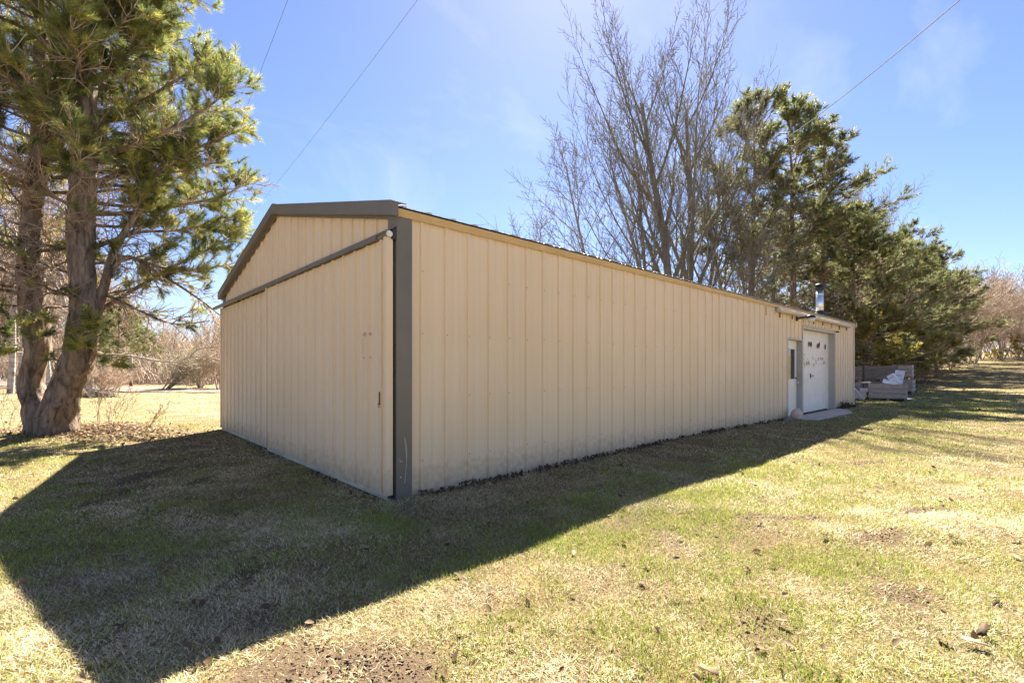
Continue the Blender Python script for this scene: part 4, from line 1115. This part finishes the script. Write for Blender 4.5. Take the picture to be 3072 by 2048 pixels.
bush('red_shrub', base_at(335, 23.5), 12, 2.3, .75, 65, 'low reddish brown shrub right of the birch', None, dict(BUSH, rmin=.006, col=lambda lev, rnd: shade((.46, .35, .27), rnd.uniform(.8, 1.3))), rad=.02)
sl = RTv(1.15)
bush('leaning_shrub', base_at(487, 31), 7, 4.3, .35, 67, 'wide grey shrub whose dark stems lean right beside the field', None, dict(BUSH, up=[.06, .03, .03, .02], rmin=.010, kids=[8, 6, 4], col=lambda lev, rnd: shade((.46, .40, .30), rnd.uniform(.8, 1.25))), lean=sl, rad=.075)
s2 = bush('round_shrub', base_at(600, 33), 9, 3.9, .7, 69, 'rounded grey brown shrub against the left barn wall edge', 'grey shrubs by the gravel road', dict(FARB, rmin=.009, kids=[7, 5, 4]), rad=.05)
dup(s2, base_at(655, 32), 1.2, .9, 'grey brown shrub cut off by the barn corner', 'grey shrubs by the gravel road')
dup(s2, base_at(60, 33), 2.2, .8, 'grey brown shrub behind the left pine trunk', 'grey shrubs by the gravel road')
po = empty('wooden_post', base_at(393, 35)); tag(po, 'grey wooden utility post standing in the left field', 'post')
MB().lathe([(.105, -.2), (.10, .45)], (0, 0, 0), 12).build('post_foot', M['rust'], po, True)
MB().lathe([(.099, .451), (.088, 2.35), (.07, 2.37)], (0, 0, 0), 12).build('shaft', M['postwood'], po, True)

GW = 'bare wood on the hill behind the left field'
WOOD = dict(SLIM, rmin=.020, kids=[12, 7, 4], col=lambda lev, rnd: shade((.52, .42, .325), rnd.uniform(.75, 1.2)))
w0 = bare_tree('wood_tree', base_at(300, 52), [stem(.03, 8.5, .11), stem(-.1, 7.5, .09, 0, .8)], WOOD, 71, 'maple_bark', 'slender bare tree in the brown wood across the left field', GW)
w1 = bare_tree('wood_tree', base_at(400, 55), [stem(-.05, 9.0, .12), stem(.15, 7, .08, 0, -.7)], WOOD, 72, 'maple_bark', 'slender bare tree in the brown wood across the left field', GW)
wr = random.Random(4)
for k in range(70):
    px = wr.uniform(-330, 730); Z = wr.uniform(42, 76); sc = wr.uniform(.7, 1.15) * (1 + .35 * max(0, (420 - px) / 500))
    sc *= .60 + .40 * float(np.clip((520 - px) / 260, 0, 1))
    dup(wr.choice((w0, w1)), base_at(px, Z), wr.uniform(0, 6.28), sc, 'slender bare tree in the brown wood across the left field', GW)
for (px, Z, sc, lb) in ((355, 44, .62, 'dark evergreen low beside the wooden post'), (300, 47, .55, 'dark evergreen just behind the reddish shrub'), (430, 50, .4, 'small evergreen right of the wooden post')):
    pine('wide', px, Z, sc, px, lb, 'evergreens in the left wood')
# brush along the edge of that wood: one tangled mass
T = Tubes(); rnd = random.Random(12)
for k in range(8500):
    px = rnd.uniform(-350, 780); Z = rnd.uniform(40, 82); p = base_at(px, Z); h = rnd.uniform(.8, 2.9)
    l_ = (rnd.gauss(0, .35), rnd.gauss(0, .35)); q = (p[0] + l_[0] * h * .5, p[1] + l_[1] * h * .5, p[2] + h * .6); e = (p[0] + l_[0] * h * 1.2, p[1] + l_[1] * h * 1.2, p[2] + h)
    T.add([p, q, e], [.028, .024, .014], 3, shade((.52, .42, .32), rnd.uniform(.7, 1.3)))
tag(T.build('brush', M['twig']), 'tangled brown brush along the foot of the far left wood', 'brush', kind='stuff')
# undergrowth stems under the right tree line
T = Tubes()
for k in range(6500):
    x = 20 + 125 * rnd.random() ** 1.4; y = 2.6 + 1.2 * math.sin(x * .3) + abs(rnd.gauss(0, 3.2)) + .012 * (x - 20)
    if x < 24: y += 2.5
    h = rnd.uniform(.3, 1.7); l_ = (rnd.gauss(0, .45), rnd.gauss(0, .45)); z = gz(x, y)
    T.add([(x, y, z - .05), (x + l_[0] * h * .5, y + l_[1] * h * .5, z + h * .6), (x + l_[0] * h * 1.3, y + l_[1] * h * 1.3, z + h)], [.013, .011, .007], 3, shade((.40, .28, .19), rnd.uniform(.65, 1.3)))
tag(T.build('undergrowth', M['twig']), 'thin brown undergrowth stems below the right tree line', 'undergrowth', kind='stuff')

# dead weed stalks round the pine
WEED = dict(n=[4, 3, 2], wob=[.10, .14, .15], up=[.02, .02, .02], tap=[.5, .5, .6], sides=[3, 3, 3], kids=[5, 3], start=[.3, .3], ang=[.5, .6], ratio=[.45, .5], short=[.4, .3], rr=[.7, .7], rmin=.0035, cont=False,
            col=lambda lev, rnd: shade((.34, .25, .17), rnd.uniform(.8, 1.3)))
GWD = 'dead weeds round the pine'
for i, (px, Z, H, ln, lb) in enumerate(((300, 9.7, 1.3, .1, 'tall dead weed just right of the pine base'), (350, 9.9, 1.0, .5, 'dead weed leaning right over the leaf litter'), (420, 10.2, .8, .8, 'low sprawling dead weed farthest from the pine'), (15, 9.2, 1.2, -.2, 'dead weed left of the pine base'), (45, 9.8, .9, .3, 'short dead weed close behind the left trunk'))):
    a = RTv(ln); bush('dead_weed', base_at(px, Z), 4, H * 1.6, .25, 80 + i, lb, GWD, WEED, lean=a, cat='weed', rad=.007)

# ---------------------------------------------------------------- overhead wires
def wire(name, a, b_, sag, r, mat, label, twist=None):
    a, b_ = np.array(a), np.array(b_); n = 40
    pts = []
    for i in range(n + 1):
        t = i / n; p = a + (b_ - a) * t; p[2] -= sag * 4 * t * (1 - t); pts.append(tuple(p))
    o = Tubes(); o.add([tuple(np.array(p) - a) for p in pts], [r] * (n + 1), 6)
    e = o.build(name, M[mat]); e.location = a; tag(e, label, 'wire')
    if twist:
        T2 = Tubes(); q = []
        m_ = 900
        for i in range(m_ + 1):
            t = i / m_; p = (b_ - a) * t; p[2] -= sag * 4 * t * (1 - t); w = t * twist * 6.283
            q.append((p[0] + r * 1.7 * math.cos(w), p[1] + r * 1.7 * math.cos(w + 1), p[2] + r * 1.7 * math.sin(w)))
        T2.add(q, [r * .8] * (m_ + 1), 5); c_ = T2.build('wrap_strand', M['wire'], e)
wire('service_cable', at(3100, -190, 8.0), at(2235, 490, 27.5), .35, .0125, 'cable', 'pale twisted service cable running down into the tall pines')
wire('power_wire', at(905, -110, 9.0), at(560, 760, 34), .25, .0042, 'wire', 'thin wire left of the other thin wire in the sky')
wire('power_wire', at(1350, -130, 9.0), at(600, 800, 36), .5, .0042, 'wire', 'thin wire that passes nearest the barn ridge')

# ---------------------------------------------------------------- grass, litter and leaves
def green_frac(x, y):
    g = .46 + .5 * (fbm(x * .55, y * .55, 31, 3) - .5) + 1.5 * (fbm(x * 2.4, y * 2.4, 37, 3) - .5)
    g = g - .28 * sm(-1.3, -.2, y) * sm(-.6, .3, x) * (1 - sm(17, 20, x))
    g = g + .30 * np.exp(-((y + 2.5) / .8) ** 2) * sm(2.5, 5, x)
    g = g + .20 * sm(5, 11, x) - .10 * (1 - sm(-.5, 1.5, x)) * sm(-1, 1, y)
    g = g - .20 * sm(9, 13, y) + .15 * np.exp(-((x + 3.2) / 1.6) ** 2 - ((y - 5.5) / 2.5) ** 2)
    g = g - .24 * sm(-2.1, -1.5, y) * sm(-3.0, -1.8, x) * (1 - sm(17, 20, x)) * (1 - sm(6.5, 8, y))
    g = g - .20 * sm(-3.3, -4.0, y)
    return np.clip(g, .04, .9)
def scatter(n, dmin, dmax, power, half):
    """positions round the viewpoint, thinning with distance, a margin wider than the picture"""
    u = RNG.random(n)
    d = dmin * (dmax / dmin) ** u if power == 2 else dmin + (dmax - dmin) * u
    a = RNG.uniform(-half, half, n) + YAW
    return CAM[0] + d * np.cos(a), CAM[1] + d * np.sin(a), d
def outside(x, y):
    k = ~((x > -.06) & (x < BL + .02) & (y > -.035) & (y < BW + .02))
    k &= ~((x > -.13) & (x < .1) & (y > -.02) & (y < BW))
    k &= ~((x > 11.3) & (x < 15.6) & (y > -.66) & (y < 0))
    return k
def blades(n, dmin, dmax, power, seg, wid, fin, fout):
    x, y, d = scatter(n, dmin, dmax, power, R(62))
    k = outside(x, y) & (RNG.random(n) < np.clip((d - dmin) / (fin - dmin + 1e-6), 0, 1)) & (RNG.random(n) < np.clip((dmax - d) / (dmax - fout + 1e-6), 0, 1))
    k &= RNG.random(n) < .55 + .9 * sm(.30, .62, fbm(x * 3.1, y * 3.1, 53, 3))
    so = soil_mask(x, y)
    k &= RNG.random(n) > so * .93
    lit_ = np.maximum(sm(2.0, 4.5, y) * sm(20, 24, x), 0)
    k &= RNG.random(n) > lit_ * .8
    x, y, d = x[k], y[k], d[k]; n = len(x); z = hz(x, y)
    g = RNG.random(n) < green_frac(x, y)
    L = np.where(g, RNG.uniform(.018, .048, n), RNG.uniform(.022, .062, n)) * (.75 + .5 * fbm(x * 1.3, y * 1.3, 41, 2))
    lean = np.where(g, RNG.uniform(.15, 1.15, n), RNG.uniform(1.12, 1.54, n))
    az = RNG.uniform(0, 6.283, n)
    dx, dy = np.cos(az), np.sin(az)
    w = wid * RNG.uniform(.7, 1.3, n) * np.maximum(1, (d / 4.0)) ** .85
    L = L * np.maximum(1, d / 7.0) ** .35
    c = np.empty((n, 3))
    t = RNG.random(n)[:, None]; v = RNG.uniform(.7, 1.3, n)[:, None]
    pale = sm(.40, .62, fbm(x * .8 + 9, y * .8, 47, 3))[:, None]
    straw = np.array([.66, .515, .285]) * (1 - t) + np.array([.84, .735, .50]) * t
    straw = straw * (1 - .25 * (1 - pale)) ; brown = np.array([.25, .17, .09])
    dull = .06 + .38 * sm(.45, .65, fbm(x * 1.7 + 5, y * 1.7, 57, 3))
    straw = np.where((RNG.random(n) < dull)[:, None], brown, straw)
    grn = np.array([.235, .30, .050]) * (1 - t) + np.array([.38, .40, .095]) * t
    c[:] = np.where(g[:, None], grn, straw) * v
    sx_, sy_ = -dy * w, dx * w
    b0 = np.stack([x - sx_, y - sy_, z - .006 * np.ones(n)], 1); b1 = np.stack([x + sx_, y + sy_, z - .006 * np.ones(n)], 1)
    hx, hzv = np.sin(lean) * L, np.cos(lean) * L
    tip = np.stack([x + dx * hx, y + dy * hx, z + hzv * .85 + .006], 1)
    if seg == 1:
        V = np.stack([b0, b1, tip], 1).reshape(-1, 3); F = np.arange(3 * n).reshape(-1, 3); return V, F, np.repeat(c, 3, 0)
    m0 = np.stack([x - sx_ * .8 + dx * hx * .42, y - sy_ * .8 + dy * hx * .42, z + hzv * .62 + .005], 1); m1 = np.stack([x + sx_ * .8 + dx * hx * .42, y + sy_ * .8 + dy * hx * .42, z + hzv * .62 + .005], 1)
    V = np.stack([b0, b1, m1, m0, tip], 1).reshape(-1, 3); i = np.arange(n)[:, None] * 5
    F = np.concatenate([i + [0, 1, 2], i + [0, 2, 3], i + [3, 2, 4]]); return V, F, np.repeat(c, 5, 0)
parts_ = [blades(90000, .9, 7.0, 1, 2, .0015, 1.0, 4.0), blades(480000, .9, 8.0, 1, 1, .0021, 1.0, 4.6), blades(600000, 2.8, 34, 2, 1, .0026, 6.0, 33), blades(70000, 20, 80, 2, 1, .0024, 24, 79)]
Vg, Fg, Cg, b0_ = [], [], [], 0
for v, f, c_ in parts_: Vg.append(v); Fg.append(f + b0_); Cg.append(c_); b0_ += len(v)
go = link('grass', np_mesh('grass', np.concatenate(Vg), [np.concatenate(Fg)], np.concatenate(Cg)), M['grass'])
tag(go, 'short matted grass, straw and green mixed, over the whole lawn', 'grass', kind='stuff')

def leaf_verts(x, y, z, s, az, tilt, roll, c_):
    """a curled leaf: six triangles folded along its midrib"""
    out = np.array([(-1, 0, .0), (-.55, .42, .16), (.05, .55, .22), (.6, .33, .10), (1.05, 0, .05), (.6, -.33, .12), (.05, -.55, .25), (-.55, -.42, .14)]) * s
    ca, sa = math.cos(az), math.sin(az); ct, st_ = math.cos(tilt), math.sin(tilt); cr, sr = math.cos(roll), math.sin(roll)
    P_ = out.copy(); P_[:, 1], P_[:, 2] = out[:, 1] * cr - out[:, 2] * sr, out[:, 1] * sr + out[:, 2] * cr
    q = P_.copy(); q[:, 0], q[:, 2] = P_[:, 0] * ct + P_[:, 2] * st_, -P_[:, 0] * st_ + P_[:, 2] * ct
    q2 = q.copy(); q2[:, 0], q2[:, 1] = q[:, 0] * ca - q[:, 1] * sa, q[:, 0] * sa + q[:, 1] * ca
    return q2 + np.array([x, y, z])
LF = np.array([(0, 4, 3), (0, 3, 2), (0, 2, 1), (0, 5, 4), (0, 6, 5), (0, 7, 6)])
LV, LFc, LC = [], [], []; nb = 0
def add_leaf(x, y, s, zoff=.015, c_=None, flat=.35):
    global nb
    z = gz(x, y) + zoff
    LV.append(leaf_verts(x, y, z, s, random.uniform(0, 6.28), random.gauss(0, flat), random.gauss(0, flat), None)); LFc.append(LF + nb); nb += 8
    c_ = c_ or random.choice(((.15, .09, .05), (.20, .13, .075), (.11, .065, .036), (.26, .18, .11)))
    LC.append(np.repeat(np.array([shade(c_, random.uniform(.75, 1.25))]), 8, 0))
for k in range(900):                                  # along the foot of the long wall
    x = random.uniform(.2, 12) if random.random() < .85 else random.uniform(16, 18.3)
    if fbm(x * 1.6, 2.0, 91, 3) > .46 or random.random() < .2: add_leaf(x, -.05 - abs(random.gauss(0, .07)), random.uniform(.018, .038), random.uniform(.005, .05), random.choice(((.075, .05, .032), (.11, .07, .045), (.16, .105, .065))), .7)
for k in range(150):                                  # dark leaf heap blown against the wall right of the overhead door
    x = random.gauss(16.5, .42); add_leaf(min(max(x, 15.75), 17.6), -.06 - abs(random.gauss(0, .10)), random.uniform(.025, .05), random.uniform(.0, .26) * max(0, 1 - abs(x - 16.4) / .9), random.choice(((.06, .042, .028), (.09, .06, .04), (.13, .09, .055))), .8)
for k in range(130):                                  # along the sliding doors
    y = random.uniform(.0, BW)
    if fbm(3.0, y * 2.2, 93, 3) > .48: add_leaf(-.17 - abs(random.gauss(0, .06)), y, random.uniform(.018, .036), random.uniform(.005, .04), (.12, .085, .06), .7)
for k in range(2600):                                 # litter bank round the pine
    a = lp(random.gauss(300, 130), 1300, random.gauss(0, .55) + .1)
    add_leaf(a[0], a[1], random.uniform(.022, .048), random.uniform(.0, .05), random.choice(((.20, .125, .07), (.27, .185, .11), (.15, .09, .05), (.32, .24, .15))), .5)
for k in range(700):                                  # strewn over the lawn
    d = 2.0 * (20 ** random.random()); a = YAW + random.uniform(-R(60), R(55)); x, y = CAM[0] + d * math.cos(a), CAM[1] + d * math.sin(a)
    if outside(np.array([x]), np.array([y]))[0]: add_leaf(x, y, random.uniform(.014, .034) * max(1, d / 9), .02, None, .45)
for k in range(3600):                                 # under the right tree line
    x = 19.5 + 45 * random.random() ** 1.3; y = 1.6 + random.gauss(0, 1.0) + abs(random.gauss(0, 3)); add_leaf(x, y, random.uniform(.05, .11), .03, random.choice(((.20, .12, .065), (.16, .095, .05), (.25, .165, .095))), .5)
lo = link('leaf_litter', np_mesh('leaf_litter', np.concatenate(LV), [np.concatenate(LFc)], np.concatenate(LC)), M['leaf'])
tag(lo, 'brown fallen leaves along the walls, round the pine and under the trees', 'leaves', kind='stuff')
# lumps of turned soil
LV, LFc, LC = [], [], []; nb = 0
CF = np.array([(0, 1, 2), (0, 2, 3), (0, 3, 4), (0, 4, 1), (5, 2, 1), (5, 3, 2), (5, 4, 3), (5, 1, 4)])
for (cx, cy, rx, ry, an, kk) in SOIL:
    for k in range(int(300 * kk * (rx + ry) / .6)):
        u, v = random.gauss(0, .5), random.gauss(0, .6); x = cx + math.cos(an) * u * rx - math.sin(an) * v * ry; y = cy + math.sin(an) * u * rx + math.cos(an) * v * ry
        if not outside(np.array([x]), np.array([y]))[0]: continue
        s = random.uniform(.0025, .006) * (1.7 if random.random() < .1 else 1); z = gz(x, y) + s * .2
        P_ = np.array([(0, 0, 1), (1, 0, .1), (0, 1, -.1), (-1, 0, .1), (0, -1, 0), (0, 0, -1)]) * s * np.array([random.uniform(.8, 1.6), random.uniform(.8, 1.6), random.uniform(.6, 1.1)]) + np.random.default_rng(k).normal(0, s * .2, (6, 3))
        LV.append(P_ + np.array([x, y, z])); LFc.append(CF + nb); nb += 6
        LC.append(np.repeat(np.array([shade((.15, .105, .07), random.uniform(.6, 1.3))]), 6, 0))
so_ = link('soil_crumbs', np_mesh('soil_crumbs', np.concatenate(LV), [np.concatenate(LFc)], np.concatenate(LC)), M['twig'])
tag(so_, 'loose brown soil crumbs on the scuffed bare patches', 'soil', kind='stuff')

# single large leaves that show on the near lawn
GLF = 'large dry oak leaves on the sunlit lawn'
LEAF_AT = ('in mid lawn at the right, right of the soil heap', 'standing on edge near the bottom right corner', 'lying pale and flat near the bottom right corner', 'at the bottom edge right of centre', 'alone in the middle of the right lawn', 'close to the right picture edge, low down', 'on a scuffed patch low right of centre', 'at the bottom nearest the soil patch', 'on the soil heap in the right lawn', 'close to the right picture edge, below the tree shadows', 'dark and upright below the tree shadows', 'nearest the edge of the barn shadow')
for li, (px, py, s, tilt, cc) in enumerate((a_, b__, c__ * .62, d_ * .6, shade(e_, .5)) for a_, b__, c__, d_, e_ in ((2862, 1622, .075, .5, (.25, .14, .07)), (2950, 1910, .08, .9, (.20, .12, .07)), (2920, 1940, .09, .2, (.55, .46, .33)), (2125, 2020, .08, .3, (.44, .30, .17)), (2470, 1625, .07, .6, (.50, .36, .22)),
                              (2980, 1800, .08, .3, (.48, .37, .25)), (2345, 1870, .06, .4, (.42, .30, .17)), (1540, 1935, .05, .5, (.40, .26, .13)), (2820, 1510, .07, .6, (.46, .26, .12)), (2960, 1430, .09, .4, (.44, .24, .10)), (2800, 1410, .09, .8, (.18, .11, .06)), (2260, 1465, .07, .5, (.24, .15, .08)))):
    x, y = onground(px, py)
    ring = []
    for k in range(22):                       # deep rounded lobes round a midrib
        t = 6.2832 * k / 22; ra = (.50 + .50 * abs(math.cos(t))) * (1.0 if k % 2 else .60 + .25 * abs(math.cos(t)) ** 4) * random.uniform(.85, 1.1)
        lx, ly = ra * math.cos(t), ra * .72 * math.sin(t); ring.append((lx, ly, .55 * ly * ly + .12 * lx * lx * random.uniform(-1, 1.5)))
    P_ = np.array([(0, 0, 0)] + ring) * s; az = random.uniform(0, 6.28); ct, st_ = math.cos(tilt), math.sin(tilt)
    P_[:, 0], P_[:, 2] = P_[:, 0] * ct + P_[:, 2] * st_, -P_[:, 0] * st_ + P_[:, 2] * ct
    P_[:, 0], P_[:, 1] = P_[:, 0] * math.cos(az) - P_[:, 1] * math.sin(az), P_[:, 0] * math.sin(az) + P_[:, 1] * math.cos(az)
    me = np_mesh('oak_leaf', P_, [np.array([(0, 1 + k, 1 + (k + 1) % 22) for k in range(22)])], np.repeat(np.array([cc]), 23, 0))
    o = link('oak_leaf', me, M['leaf']); o.location = (x, y, gz(x, y) + .028 + s * abs(math.sin(tilt)) * .5)
    sol = o.modifiers.new('thick', 'SOLIDIFY'); sol.thickness = .002
    tag(o, 'curled dry oak leaf ' + LEAF_AT[li], 'leaf', GLF)
